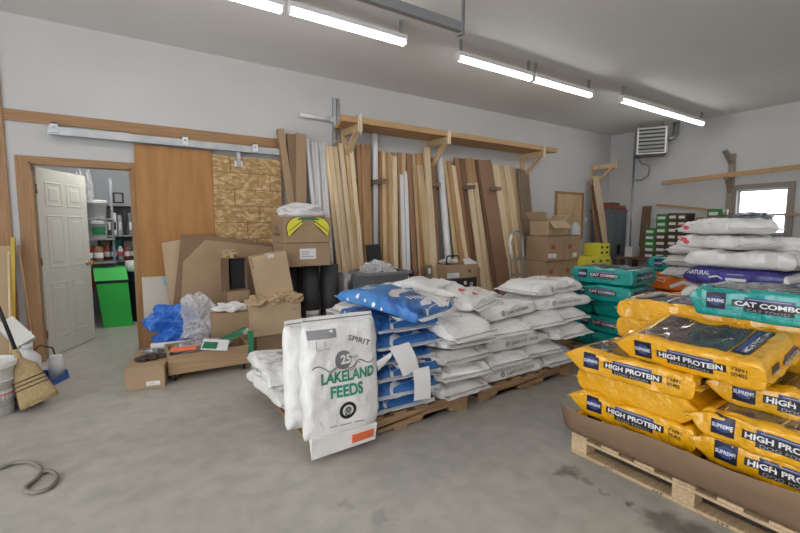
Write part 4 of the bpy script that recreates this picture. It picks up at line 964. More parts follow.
for (z0, z1, m, e_) in ((.05, .19, M_paper, .002), (.155, .165, M_redink, .003), (.07, .12, M_softink, .003)):
    rr = lambda z: .125+.015*z/.24+e_
    A = [b.bm.verts.new((rr(z0)*math.cos(a-PI/4), rr(z0)*math.sin(a-PI/4), z0)) for a in V]; B = [b.bm.verts.new((rr(z1)*math.cos(a-PI/4), rr(z1)*math.sin(a-PI/4), z1)) for a in V]
    for i in range(n): b.face([A[i], A[i+1], B[i+1], B[i]], m, True)
obj('label', b, t, True)
b = MB(); b.blob((T0.x-.10, T0.y+.16, .06), (.13, .10, .07), M_blackp, 51, .3, 3, 4); single('black_bag', b, 'black crumpled bag on the floor behind the broom', 'bag')
# cable on the floor
pts = [at(x, y, Z=.012) for x, y in ((-30, 476), (0, 468), (14, 463), (30, 462), (38, 466), (41, 471), (36, 479), (28, 485), (25, 489), (29, 492), (38, 492), (49, 488), (56, 481), (56, 475), (50, 471), (43, 472), (36, 477))]
def smooth(pts, n=6):
    out = []
    for i in range(len(pts)-1):
        p0, p1, p2, p3 = pts[max(0, i-1)], pts[i], pts[i+1], pts[min(len(pts)-1, i+2)]
        for k in range(n):
            u = k/n; out.append(.5*((2*p1)+(p2-p0)*u+(2*p0-5*p1+4*p2-p3)*u*u+(3*p1-p0-3*p2+p3)*u**3))
    return out+[pts[-1]]
b = MB(); b.tube(smooth(pts), .011, M_cable, 10); single('looped_cable', b, 'gray cable end lying in a loop on the bare concrete', 'cable')

# ================================================================== PALLETS
def pallet(label, x0, y0, w, d, m, along, block=False, marks=False):
    """along 'x': the notched or blocked face runs along x"""
    t = thing('wooden_pallet', label, 'pallet', (x0+w/2, y0+d/2, 0), 'pallets under the bag stacks' if False else None)
    if along == 'x': L, D, T = w, d, (lambda u, v: (x0+u, y0+v))
    else: L, D, T = d, w, (lambda u, v: (x0+v, y0+u))
    def bx(u0, v0, z0, u1, v1, z1):
        a = T(u0, v0); c = T(u1, v1); b = MB(); b.bevelbox((min(a[0], c[0]), min(a[1], c[1]), z0), (max(a[0], c[0]), max(a[1], c[1]), z1), m, .003); return b
    k = 7
    for i in range(k):
        u = (L-.10)*i/(k-1); obj('deck_board', bx(u, 0, .105, u+.10, D, .122), t)
    for j, v in enumerate((0, D/2-.045, D-.09)):
        if block:
            obj('stringer_board', bx(0, v, .088, L, v+.09, .105), t)
            for u in (0, L/2-.05, L-.10): obj('block', bx(u, v, .02, u+.10, v+.09, .088), t)
            bb = obj('bottom_board', bx(0, v, 0, L, v+.09, .019), t)
        else:
            v1 = v+.04 if j < 2 else v+.09; v0 = v if j < 2 else v+.05
            b = MB(); prof = [(0, 0), (.16, 0), (.18, .04), (.40, .04), (.42, 0), (L-.42, 0), (L-.40, .04), (L-.18, .04), (L-.16, 0), (L, 0), (L, .104), (0, .104)]
            A = []; B = []
            for u, z in prof:
                a = T(u, v0); c = T(u, v1); A.append(b.bm.verts.new((*a, z+.018))if False else b.bm.verts.new((a[0], a[1], .018+z*.835))); B.append(b.bm.verts.new((c[0], c[1], .018+z*.835)))
            n = len(prof)
            for i in range(n): b.face([A[i], A[(i+1) % n], B[(i+1) % n], B[i]], m)
            b.face(A[::-1], m); b.face(B, m)
            bmesh.ops.triangulate(b.bm, faces=[f for f in b.bm.faces if len(f.verts) > 4]); obj('stringer', b, t)
    if not block:
        for u in (0, L/2-.05, L-.10): obj('bottom_board', bx(u, 0, 0, u+.10, D, .0178), t)
    if marks:
        d_ = Decal((x0-.0015, y0+d, .0), (0, -1, 0), (0, 0, 1), (-1, 0, 0))
        for u in (.24, .50, .78): d_ = Decal((x0-.0015, y0+d, .0), (0, -1, 0), (0, 0, 1), (-1, 0, 0)); d_.text('HT', u, .0095, .05, .011, M_ink, .01, off=.0005); obj('stamp', d_.mb, t)
    return t
pallet('pale pallet under the yellow food bags', 2.215, .28, 1.0, 1.22, M_pallet, 'y', True, True)
pallet('brown pallet under the blue bags and the standing sacks', .93, 2.30, 1.18, 1.08, M_pallet2, 'x')
pallet('brown pallet under the tall stack of white feed sacks', 2.28, 2.33, 1.14, 1.03, M_pallet2, 'x')
pallet('pallet below the teal bags', 3.86, 2.05, 1.0, 1.15, M_pallet2, 'y', True)
pallet('pallet below the purple and white bags', 4.06, .95, 1.05, 1.0, M_pallet2, 'x')
pallet('pallet below the orange bags', 4.66, 1.76, 1.0, 1.05, M_pallet2, 'x')
# folded cardboard tray on the yellow pallet
b = MB(); th = .006
prof = [(3.20, .124), (2.245, .124), (2.215, .130), (2.190, .16), (2.165, .22), (2.135, .285)]
ys = [1.53-.05*i for i in range(26)]
rows = []
for i, y in enumerate(ys):
    f = i/25; row = []
    for j, (x, z) in enumerate(prof):
        curl = max(0, (y-1.42)/.11) if j >= 2 else 0
        zz = .124+(z-.124)*(1.0+.22*f); xx = x+(.045*curl*(j-1)/4)
        yy = y+(.03*curl*(j-1)/4)
        if f > .90: zz = .124+(zz-.124)*(1-.25*((f-.9)/.1)**2)
        row.append(Vector((xx, yy, zz+.008*math.sin(y*9+j)*(j > 2))))
    rows.append(row)
V1 = [[b.bm.verts.new(p) for p in r] for r in rows]; V2 = [[b.bm.verts.new(p+Vector((.004, 0, th))) for p in r] for r in rows]
nr_, nc = len(rows), len(prof)
for i in range(nr_-1):
    for j in range(nc-1):
        b.face([V1[i][j], V1[i][j+1], V1[i+1][j+1], V1[i+1][j]], M_cardd, j > 1); b.face([V2[i][j], V2[i+1][j], V2[i+1][j+1], V2[i][j+1]], M_cardd, j > 1)
for i in range(nr_-1):
    for j in (0, nc-1): b.face([V1[i][j], V1[i+1][j], V2[i+1][j], V2[i][j]], M_cardd)
for j in range(nc-1):
    for i in (0, nr_-1): b.face([V1[i][j], V1[i][j+1], V2[i][j+1], V2[i][j]], M_cardd)
single('slip_sheet', b, 'brown cardboard sheet folded up along the pale pallet edge', 'cardboard')

# ================================================================== YELLOW FOOD BAGS
N90 = -PI/2
yel = Proto(*[food_bag('dog_food_bag', M_yel, 'HIGH PROTEIN', 'DOG FOOD', s_, 'dog food bag', ('73891', '00405')) for s_ in (1, 2, 3, 4)])
YG = 'yellow dog food bags on the pale pallet'
yT = .125; y0 = .130
def yb(x, y, lay, label, rz=0, **k): yel.put((x, y, y0+yT*lay), N90+rz, label, YG, **k)
x1, x2 = 2.435, 2.89
yb(x1+.015, 1.185, 0, 'yellow dog food bag at the far pallet corner, bottom layer, behind the cardboard')
yb(x1+.03, .545, 0, 'yellow dog food bag at the near pallet edge, bottom layer, mostly behind the cardboard')
yb(x1, 1.185, 1, 'yellow dog food bag second from the bottom at the far pallet corner', .02)
yb(x1-.0, .545, 1, 'yellow dog food bag second from the bottom of the near pile', -.02)
yb(x1+.03, 1.17, 2, 'plain sided yellow dog food bag third from the bottom at the far corner', -.03+PI)
yb(x1-.02, .56, 2, 'yellow dog food bag with clear black label, third up in the near pile', .0)
yb(x1-.005, 1.215, 3, 'yellow dog food bag ending the far pile with its corner sticking out', .06)
yb(x1+.14, .545, 3, 'yellow dog food bag set back under the topmost yellow bag', .02)
yel.put((x1+.05, .945, y0+yT*4+.035), N90-.03, 'topmost yellow dog food bag showing its printed top and end', YG, rx=.19)
for l in range(6):
    lab = ['bottom', 'second', 'third', 'fourth', 'fifth'][min(l, 4)]
    yb(x2+.01*(l % 2), 1.19, l, f'yellow dog food bag in the rear far pile, {lab} layer' if l < 5 else 'yellow dog food bag with mottled dark top behind the topmost bag', .03*(l % 3-1)+(PI if l > 3 else 0))
    yb(x2+.01*(l % 2), .555, l, f'yellow dog food bag in the rear near pile below the teal bag, {lab} layer' if l < 5 else 'yellow dog food bag directly under the lone teal bag', .02*(l % 3-1)+(PI if l > 3 else 0))
teal = Proto(*[food_bag('cat_food_bag', M_teal, 'CAT COMBO', 'CAT FOOD', s_, 'cat food bag', None, .62, .46, .165, .10) for s_ in (11, 12, 13)])
TG = 'teal cat food bags'
teal.put((2.87, .78, y0+yT*6-.018), N90+.01, 'lone teal cat food bag lying on top of the yellow stack', TG)
tT = .166
labs = ['bottom', 'second', 'third', 'fourth', 'fifth', 'top', 'seventh', 'eighth']
for l in range(5):
    z = .126+tT*l
    if l in (0, 2): teal.put((4.32, 2.30, z), 0, f'teal cat food bag lying crosswise in the teal stack, {labs[l]} layer', TG); teal.put((4.32, 2.78, z), 0, f'teal cat food bag in the rear of the teal stack, {labs[l]} layer', TG)
    else: teal.put((4.13+(0, .10, 0, .0, -.02)[l], 2.41-.02*(l == 4), z), N90+.03*(l-3), f'teal cat food bag in the teal stack, {labs[l]} layer' + (', facing out' if l > 2 else ''), TG)
# orange bags
def orange_bag(seed, L=.62, W=.42, Tb=.14):
    root = thing('orange_food_bag', '', 'pet food bag', (0, 0, 0))
    mb, smb, bvh = bag_mb(L, W, Tb, M_org, seed, p=14, e=.24, wr=.010, seam=.022, taper=0, squeeze=.36, crease=.01, pinch=.2)
    obj('bag_body', mb, root, True); [obj('end_seam', q_, root, True) for q_ in smb]
    d = side_frame(L, W, Tb, bvh); d.strip([(-.26, -.03), (-.14, .04), (-.05, .03)], .03, M_glossw); d.strip([(.0, -.03), (.12, .03), (.26, .0)], .035, M_glossw); d.done('side_stripe', root)
    d = top_frame(L, W, Tb, bvh); d.strip([(-.25, -.12), (-.05, .0), (.25, -.05)], .07, M_glossw); d.strip([(-.22, .10), (.05, .15), (.25, .08)], .05, M_glossw); d.done('top_stripe', root)
    return root
orange = Proto(orange_bag(21), orange_bag(22))
oT = .142
for l in range(5):
    orange.put((4.90+.02*(l % 2), 2.12, .126+oT*l), N90+.06*(l % 2), f'orange pet food bag between teal stack and purple bags, {labs[l]} layer', 'orange pet food bags')
    orange.put((5.40+.02*(l % 2), 2.26, .126+oT*l), N90+.05*(l % 2), f'orange pet food bag in the rear pile, {labs[l]} layer', 'orange pet food bags in the rear pile')
teal.put((5.42, 2.30, .126+oT*5), N90, 'teal cat food bag lying on top of the rear orange bags', TG)

# ================================================================== WHITE FEED SACKS
wA = [feed_sack('feed_sack', M_sack, s_) for s_ in (31, 32, 33)]
wB = [feed_sack('feed_sack', M_sack, s_, side=False) for s_ in (41, 42)]
gB = [feed_sack('feed_sack', M_sackg, s_, side=False, top=None) for s_ in (51, 52)]
wR = [feed_sack('feed_sack', M_sack, s_, top='red') for s_ in (61, 62)]
wM = [feed_sack('feed_sack', M_sack, s_, top='mark', side=False, L=.60, W=.42) for s_ in (64, 65)]
white, plain, gray, red, mark = Proto(*wA), Proto(*wB), Proto(*gB), Proto(*wR), Proto(*wM)
SG = 'white feed sacks on the middle pallet'; T = .121
def sk(pr, x, y, lay, rz, label, z0=.124, g=SG, **k): pr.put((x, y, z0+T*lay), rz, label, g, **k)
W = 'white feed sack on the middle pallet, '
sk(white, 2.64, 2.53, 0, .0, W+'bottom layer, printed side out, left half')
sk(plain, 3.22, 2.66, 0, PI/2, W+'bottom layer, end facing out at the right corner')
sk(white, 2.66, 3.02, 0, .0, W+'bottom layer at the rear')
sk(plain, 2.50, 2.62, 1, PI/2+.03, W+'second layer, left end facing out')
sk(plain, 2.96, 2.66, 1, PI/2-.03, W+'second layer, middle end facing out')
sk(gray, 3.30, 3.02, 1, 0.1, W+'second layer at the rear corner')
sk(white, 2.66, 2.52, 2, .02, W+'third layer, printed side out, left half')
sk(white, 3.29, 2.60, 2, PI/2+.04, W+'third layer, at the right end')
sk(white, 2.68, 3.02, 2, .0, W+'third layer at the rear')
sk(plain, 2.49, 2.60, 3, PI/2-.03, W+'fourth layer, big left end with folded lip')
sk(plain, 2.96, 2.64, 3, PI/2+.02, W+'fourth layer, middle end with dark stitched lip')
sk(white, 3.36, 2.68, 3, PI/2, W+'fourth layer, overhanging right end')
sk(white, 2.60, 2.56, 4, .16, W+'fifth layer, large top print, above the left end')
sk(white, 3.36, 2.60, 4, -.05, W+'fifth layer, printed side out, under the topmost sack')
sk(white, 2.75, 3.04, 4, .0, W+'fifth layer at the rear')
sk(red, 3.33, 2.64, 5, .08, 'topmost white feed sack of the middle stack, sagging at its ends')
# first pallet, right hand column
P1 = 'feed sack in the column right of the blue bags, '
G1 = 'feed sacks right of the blue bags'
for l, (pr, dx, rz, lab) in enumerate(((gray, 0, .04, 'bottom layer'), (plain, .02, -.03, 'second layer'), (gray, .0, .05, 'third layer'), (plain, .03, 0, 'fourth layer'))):
    pr.put((2.03+dx, 2.60-.03*(l == 3), .124+T*l), PI/2+rz, 'white '+P1+lab if pr is plain else 'grayish '+P1+lab, G1)
white.put((2.0, 2.52, .124+T*4+.02), PI/2+.12, 'white feed sack with gray top print drooping toward the aisle beside the blue bags', G1, ry=-.20)
red.put((2.17, 2.70, .124+T*5+.03), -PI/2+.45, 'white feed sack with red print bridging the two middle stacks', G1, ry=.16)
plain.put((1.92, 3.02, .124+T*5), .1, 'plain white feed sack behind the one with red print', G1)
gray.put((1.85, 3.10, .124+T*4), 0, 'grayish feed sack supporting the plain white one at the rear', G1)
# white sacks lying at the near pallet end
for l, (dx, dy, rz) in enumerate(((.0, 0, .05), (-.02, .03, -.04))):
    (plain, white)[l].put((1.05+dx, 3.08+dy, .124+T*l), PI/2+rz, f'white feed sack lying behind the standing sacks, {["lower", "upper"][l]}', 'white sacks lying behind the standing ones')

# ================================================================== BLUE BAGS
def blue_bag(seed, L=.64, W=.50, Tb=.112, topart=False):
    root = thing('blue_pet_food_bag', '', 'pet food bag', (0, 0, 0))
    mb, smb, bvh = bag_mb(L, W, Tb, M_bluet if topart else M_blue, seed, p=6, e=.40, wr=.016, droop=.06, seam=.03, seam_m=M_glossw, squeeze=.38, crease=.012,
                          matfn=(lambda s, v: M_bluet if s < .0 else M_blue) if topart else None)
    obj('bag_body', mb, root, True); [obj('end_seam', q_, root, True) for q_ in smb]
    sm2 = lambda c: [tuple(v[:2]) for v in smooth([Vector((x, y, 0)) for x, y in c], 5)]
    if topart:
        d = top_frame(L, W, Tb, bvh)
        d.strip(sm2([(.30, .235), (.16, .22), (.04, .16), (.0, .05), (.02, -.06), (.07, -.15), (.12, -.19)]), lambda u: .045+.035*math.sin(PI*u), M_glossw)
        d.panel(.205, .135, .23, .20, M_glossw, off=.003)
        for (x, y) in ((.012, .10), (.035, -.10)): d.ring(x, y, 0, .016, M_bluet, off=.006)
        for k in range(6): d.strip([(.15+.006*k, -.13+.035*k), (.19+.006*k, -.12+.035*k)], .014, M_paper)
        d.strip([(-.20, -.15), (-.23, -.02), (-.25, .15)], .012, M_paper)
        for k in range(4): d.strip([(-.20, -.17+.03*k), (-.14, -.15+.03*k)], .014, M_paper)
        d.done('top_print', root)
    d = end_frame(L, W, Tb, bvh)
    d.strip(sm2([(.26, .036), (.10, .034), (-.06, .030), (-.12, .010), (-.105, -.036), (.02, -.038), (.26, -.032)]), .024, M_glossw); d.done('end_band', root)
    d = side_frame(L, W, Tb, bvh)
    for k in range(5): d.ring(-.22+.07*k, .012*((k*3) % 4)-.02, .0, .009+.003*(k % 2), M_paper, sy=1.3)
    d.done('side_print', root)
    return root
bl = Proto(*[blue_bag(s_) for s_ in (71, 72, 73)])
bT = .106
for l in range(6):
    bl.put((1.575+.018*((l*7) % 3-1), 2.63-.02*((l*5) % 3), .124+bT*l), N90+.05*((l*3) % 3-1), f'blue pet food bag in the blue stack, {["bottom", "second", "third", "fourth", "fifth", "sixth"][l]} layer, below the topmost', 'blue pet food bags')
tb = blue_bag(77, topart=True); tb.location = (1.56, 2.42, .124+bT*6+.045); tb.rotation_euler = (.0, .13, -1.17); tb['label'] = 'topmost blue pet food bag lying askew with white end and swoosh'; tb['group'] = 'blue pet food bags'
def paper(label, px, Y, curl=.02):
    P = [at(x, y, Y=Y) for x, y in px]; b = MB(); n = 6; g = []
    for i in range(n+1):
        row = []
        for j in range(n+1):
            u, v = i/n, j/n; p = P[0].lerp(P[1], u).lerp(P[3].lerp(P[2], u), v); p = p+Vector((0, -curl*math.sin(PI*v)-curl*.6*u*v, 0)); row.append(p)
        g.append(row)
    for off in (0, .002):
        V = [[b.bm.verts.new(p+Vector((0, off, 0))) for p in r] for r in g]
        for i in range(n):
            for j in range(n):
                q = [V[i][j], V[i+1][j], V[i+1][j+1], V[i][j+1]]; b.face(q if off else q[::-1], M_paper, True)
    single('paper_sheet', b, label, 'paper')
paper('white paper sheet hanging crooked over the blue bags', ((389, 348), (409, 342), (418, 368), (403, 377)), 2.235)
paper('white paper sheet hanging straight between blue bags and white sacks', ((413, 370), (429, 366), (430, 398), (414, 401)), 2.225, .01)
paper('torn white flap sticking out among the blue bags', ((376, 362), (392, 352), (389, 359), (378, 371)), 2.25, .01)

# ================================================================== STANDING SACKS
def standing(label, seed, x, y, rz, leanr, L, printed, roll=0):
    Wd, Tt = .48, .15
    root = thing('standing_feed_sack', label, 'sack', (x, y, 0), None)
    mb, smb, bvh = bag_mb(L, Wd, Tt, M_sack, seed, p=5, e=.62, wr=.016, seam=.04, taper=.04)
    base = Matrix(((0, -1, 0, 0), (0, 0, -1, Tt/2), (1, 0, 0, L/2+.128), (0, 0, 0, 1)))
    root.matrix_world = Matrix.Translation((x, y, 0)) @ Matrix.Rotation(rz, 4, 'Z') @ Matrix.Rotation(leanr, 4, 'X') @ Matrix.Rotation(roll, 4, 'Y') @ base
    obj('sack_body', mb, root, True); obj('sewn_edge', smb[1], root, True)
    if printed:
        d = Decal((0, 0, Tt), (0, -1, 0), (1, 0, 0), (0, 0, 1), bvh)
        d.text('LAKELAND', .025, .02, .345, .066, M_grayink, .035, off=.003); d.text('LAKELAND', .025, .02, .34, .060, M_green, .02, off=.005)
        d.text('FEEDS', .01, -.065, .205, .072, M_grayink, .035, off=.003); d.text('FEEDS', .01, -.065, .20, .066, M_green, .02, off=.005)
        d.ring(-.01, .115, .0, .055, M_grayink, off=.003); d.text('25', .005, .118, .07, .055, M_paper, .04, off=.005); d.text('YEARS', .065, .122, .05, .012, M_grayink, .0, off=.005)
        wv = [(-.20+.02*i, .085+.014*math.sin(i*.95)-(.012 if abs(i-9) < 5 else 0)) for i in range(21)]
        d.strip(wv, .007, M_grayink); d.strip([(x_, y_-.012) for x_, y_ in wv[5:16]], .005, M_grayink)
        d.ring(.01, -.185, .034, .052, M_ink); d.ring(.01, -.185, .0, .024, M_softink); d.ring(.01, -.178, .008, .014, M_ink, off=.005); d.ring(.01, -.20, .012, .018, M_ink, off=.005, a0=PI, a1=2*PI)
        for k, (a, w) in enumerate(((-.075, .045), (.0, .075), (.085, .06))): d.strip([(a-w/2, -.268), (a+w/2, -.266)], .008, M_softink)
        d.done('front_print', root)
        d = Decal((0, 0, Tt), (0, -1, 0), (1, 0, 0), (0, 0, 1), bvh)
        d.panel(-.13, .275, .17, .05, mat('gray_tape', (.26, .26, .27), .4)); d.done('gray_tape', root)
        d = Decal((0, 0, Tt), (0, -1, 0), (1, 0, 0), (0, 0, 1), bvh)
        d.text('SPIRIT', .10, .215, .15, .032, M_grayink, .02, rot=-.35)
        for x_ in (-.17, -.12): d.strip([(x_, .24), (x_, .19), (x_+.03, .19)], .006, M_softink)
        d.done('stencil_mark', root)
        b = MB(); f0, f1 = -L/2+.02, -L/2-.095
        b.hexa([Vector(p) for p in ((f1+.012, -.20, .118), (f1, .215, .124), (f0, .21, .09), (f0, -.21, .09), (f1+.012, -.20, .124), (f1, .215, .130), (f0, .21, .135), (f0, -.21, .135))], M_sack)
        obj('bottom_flap', b, root, True)
        b = MB(); b.hexa([Vector(p) for p in ((f1+.035, -.185, .120), (f1+.030, -.04, .120), (f1+.080, -.04, .120), (f1+.085, -.185, .120), (f1+.035, -.185, .129), (f1+.030, -.04, .130), (f1+.080, -.04, .138), (f1+.085, -.185, .137))], M_orlab)
        obj('orange_sticker', b, root, True)
    return root
standing('white feed sack standing upright with green lettering on its front', 81, 1.065, 2.245, .0, -.06, .66, True, .01)
standing('white feed sack standing behind the one with green lettering', 83, 1.03, 2.44, .05, -.03, .62, False, .0)

# ================================================================== PURPLE AND WHITE BAGS
gl_ = [feed_sack('glossy_bag', M_glossw, s_, 'pet food bag', .74, .44, .15, side=False, top=None, p=8) for s_ in (91, 92)]
gls = Proto(*gl_)
for l in range(4): gls.put((4.34, 1.42, .126+.145*l), N90, f'white glossy bag inside the stack by the window, {labs[l]} layer', 'white bags below the purple bag')
gls.put((4.32, 1.40, .126+.145*4), N90-.03, 'white glossy bag directly under the purple bag', 'white bags below the purple bag')
def purple_bag(seed):
    L, W, Tb = .72, .44, .16; root = thing('purple_food_bag', '', 'pet food bag', (0, 0, 0))
    mb, smb, bvh = bag_mb(L, W, Tb, M_pur, seed, p=9, e=.42, wr=.008, droop=.02, matfn=lambda s, v: M_glossw if s > .90 else M_pur); obj('bag_body', mb, root, True); [obj('end_seam', q_, root, True) for q_ in smb]
    d = side_frame(L, W, Tb, bvh); d.text('NATURAL', -.24, .03, .17, .036, M_lett, .02); d.strip([(-.16, -.005), (-.10, .01)], .014, M_lett); d.strip([(-.10, .01), (-.06, -.01)], .01, M_lett)
    d.panel(.02, -.005, .20, .125, mat('purple_label', (.07, .06, .36), .35)); d.panel(.03, -.01, .14, .022, M_lett, off=.004); d.strip([(-.03, .03), (.08, .032)], .008, M_softink, off=.004)
    d.text('SMALL', .25, -.035, .10, .022, M_softink, .01); d.done('side_print', root); return root
pr = Proto(purple_bag(95), purple_bag(96))
pr.put((4.33, 1.40, .126+.145*5), N90-.02, 'purple pet food bag with white lettering in the tall window stack', 'purple pet food bags')
pr.put((4.80, 1.36, .126+.145*5+.10), N90, 'purple pet food bag farther back near the window', 'purple pet food bags')
for l in range(5): plain.put((4.82, 1.36, .126+T*1.22*l), N90, f'white sack at the rear of the window stack, {labs[l]} layer', 'white sacks behind the purple bags')
z = .126+.145*5+.155
gls.put((4.34, 1.40, z), N90+.02, 'bulging glossy white bag resting on the purple bag', 'white bags on the purple bag')
zo = .126+oT*5
for l in range(3): (gray if l == 1 else plain).put((4.96, 1.93, zo+.118*l), .05*(l-1), f'{"grayish" if l == 1 else "white"} feed sack left of the bulging glossy bag, {["lowest", "middle", "uppermost"][l]}', 'sacks on the orange bags')
zz = z+.15
mark.put((4.34, 1.53, zz), N90-.45, 'white feed sack with red mark, second from the top in the window stack', 'sacks topping the window stack')
plain.put((4.74, 1.40, zz-.03), N90-.1, 'white feed sack with rounded end facing the window', 'sacks topping the window stack')
mark.put((4.36, 1.56, zz+.125), N90-.55, 'topmost white feed sack with red mark in the window stack', 'sacks topping the window stack')

# ================================================================== BENCH AND RIGHT WALL
t = thing('work_bench', 'wooden bench along the window wall holding small cartons', 'bench', (8.72, 3.6, 0))
b = MB(); b.box((8.36, 2.2, .71), (9.05, 4.85, .75), M_dark); obj('bench_top', b, t)
for x in (8.40, 8.98):
    for y in (2.26, 3.5, 4.76):
        b = MB(); b.box((x-.04, y-.04, 0), (x+.04, y+.04, .71), M_dark); obj('leg', b, t)
def small_carton(x, y, z, w, h, m, label, group):
    t = thing('small_carton', label, 'box', (x+.16, y, z), group)
    b = MB(); b.bevelbox((x, y-w/2, z), (x+.32, y+w/2, z+h), m, .004); obj('carton_body', b, t)
    b = MB(); b.bevelbox((x-.004, y-w/2-.004, z+h*.72), (x+.324, y+w/2+.004, z+h+.001), m, .003); obj('lid', b, t)
    b = MB(); b.box((x-.008, y-w*.30, z+h*.18), (x-.0045, y+w*.36, z+h*.62), M_paper); obj('end_label', b, t)
pz = lambda px, y: at(px, y, X=8.56).z
yA, yB_, yC, yD = at(649.5, 245, X=8.56).y, at(660.5, 245, X=8.56).y, at(671.5, 245, X=8.56).y, at(680.5, 245, X=8.56).y
def pile(y, n, ztop, ms, label, group, w=.20):
    z0 = .752; h = (ztop-z0)/n
    for k in range(n): small_carton(8.56, y, z0+h*k, w, h-.004, ms[k], f'{label}, {ORD[k]} up from the bench', group)
pile(yA, 5, pz(650, 228), [M_shoeb]+[M_shoeg]*4, 'small white labelled carton in the first pile beside the plank', 'first pile of small cartons')
pile(yB_, 7, pz(660, 214), [M_shoeb]*4+[M_shoeg]*3, 'small carton in the tall second pile with green top', 'second pile of small cartons')
pile(yC, 7, pz(671, 213), [M_shoeb]*7, 'small dark brown carton in the third pile', 'third pile of small cartons', .17)
pile(yD, 7, pz(681, 213), [M_shoeb]*7, 'small dark brown carton in the pile nearest the white sacks', 'fourth pile of small cartons', .15)
q = at(645, 206, X=8.95)
b = MB(); b.bar((8.93, q.y, .755), (9.03, q.y, q.z), .17, .02, M_dark, up=(1, 0, 0)); single('brown_plank', b, 'short dark brown plank leaning behind the first pile of small cartons', 'plank')
t = thing('white_wall_sheet', 'white sheet with wooden top edge leaning behind the small cartons', 'sheet', (9.0, 3.7, .75))
b = MB(); b.hexa([Vector(p) for p in ((8.99, 4.30, .755), (8.99, 3.2, .755), (9.0, 3.2, .755), (9.0, 4.30, .755), (9.03, 4.30, 1.76), (9.03, 3.2, 1.60), (9.04, 3.2, 1.60), (9.04, 4.30, 1.76))], M_wall); obj('sheet', b, t)
b = MB(); b.bar((9.02, 4.40, 1.785), (9.02, 3.15, 1.61), .04, .045, M_shelfw); obj('edge_strip', b, t)
carton('tall plain carton on the bench holding a green one', (8.78, 3.27, .752), (.4, .50, .765), M_card, tape=False)
g0 = at(708, 216, X=8.60); g1 = at(720, 208, X=8.60)
small_carton(8.60, (g0.y+g1.y)/2, 1.52, .20, .13, M_shoeg, 'small green carton beside the shiny can near the window', None)
q = at(723, 215, X=8.66); b = MB(); b.lathe((8.70, q.y, 1.519), [(.055, 0), (.055, .12), (.05, .13)], M_foil, 18); single('shiny_can', b, 'shiny metal can between the green carton and the window', 'can')
for k, (x, y, h) in enumerate(((8.62, 4.69, .10), (8.62, 4.69, .09))):
    b = MB(); b.bevelbox((8.55, 4.60, .752+.105*k), (8.85, 4.75, .752+.105*k+h), M_paper, .006); single('paper_stack', b, ['white bundle flat on the bench by the cabinet, lower', 'white bundle flat on the bench by the cabinet, upper'][k], 'paper')
M_wrap = mat('bluish_wrap', (.33, .37, .43), .25, var=.3, scale=9, bump=.4, bscale=12)
t = thing('wrapped_goods', 'bluish film wrapped bundle on the bench before the window', 'bundle', (8.6, 2.75, .752))
b = MB(); b.bevelbox((8.40, 2.50, .752), (8.85, 3.0, 1.50), M_wrap, .04); b.blob((8.62, 2.75, 1.50), (.24, .27, .08), M_wrap, 61, .3, 4, 4); obj('bundle', b, t)
b = MB()
for z in (.95, 1.15, 1.35): b.tube([(8.395, 2.495, z), (8.855, 2.495, z), (8.855, 3.005, z), (8.395, 3.005, z)], .012, M_clear, 6, closed=True)
obj('film_band', b, t)
# wall rail with bracket
b0 = at(662, 183, X=8.88); b1 = at(800, 166.7, X=8.88); d_ = (b1-b0)
b = MB(); b.bar(b0, b0+d_*1.7, .05, .075, M_shelfw); single('wall_rail_board', b, 'long wooden board running level across the window wall', 'board')
p = at(731, 215, X=XR)
t = thing('wall_bracket', 'dark wooden bracket post beside the window', 'bracket', (XR, 3.19, 1.5))
b = MB(); b.box((XR-.045, 3.15, 1.3), (XR, 3.245, 2.62), M_winf); obj('post', b, t)
b = MB(); b.bar((XR-.02, 3.20, 2.45), (XR-.28, 3.23, 2.66), .05, .07, M_winf, up=(0, 1, 0)); obj('upper_arm', b, t)
b = MB(); b.box((8.82, 3.17, 2.15), (XR-.03, 3.225, 2.21), M_gray); obj('lower_arm', b, t)
b = MB(); b.bar((XR-.03, 3.20, 1.95), (8.90, 3.20, 2.16), .05, .05, M_gray, up=(0, 1, 0)); obj('brace', b, t)
b = MB(); b.bar((8.98, 2.42, 1.545), (8.98, 1.3, 1.50), .09, .04, M_shelfw); b.box((8.9, 1.4, 1.2), (XR, 1.46, 1.50), M_fir); single('window_ledge_board', b, 'short wooden board at the lower window corner', 'board')
# gray stacked sheets behind the purple bags
t = thing('wrapped_load', 'gray wrapped load behind the tall bag stack below the window', 'load', (6.6, 1.5, 0))
b = MB(); b.bevelbox((6.1, .6, 0), (7.2, 2.25, 1.02), mat('gray_wrap', (.22, .23, .25), .35, bump=.3, bscale=10), .03); obj('load', b, t)
b = MB(); b.bevelbox((6.05, .55, 1.02), (7.25, 2.3, 1.05), M_bin, .01); obj('top_sheet', b, t)
for k in range(3):
    b = MB(); b.bevelbox((-.35, -.28, 0), (.35, .28, .035), (M_bin, M_softink, M_binr)[k], .01, Matrix.Translation((6.5+.05*k, 1.85-.18*k, 1.052+.04*k)) @ Matrix.Rotation(.3+.4*k, 4, 'Z'))
    single('flat_packet', b, ['dark flat packet on the gray load, lowest', 'pale gray flat packet on the gray load, middle', 'gray flat packet on the gray load, uppermost'][k], 'packet')

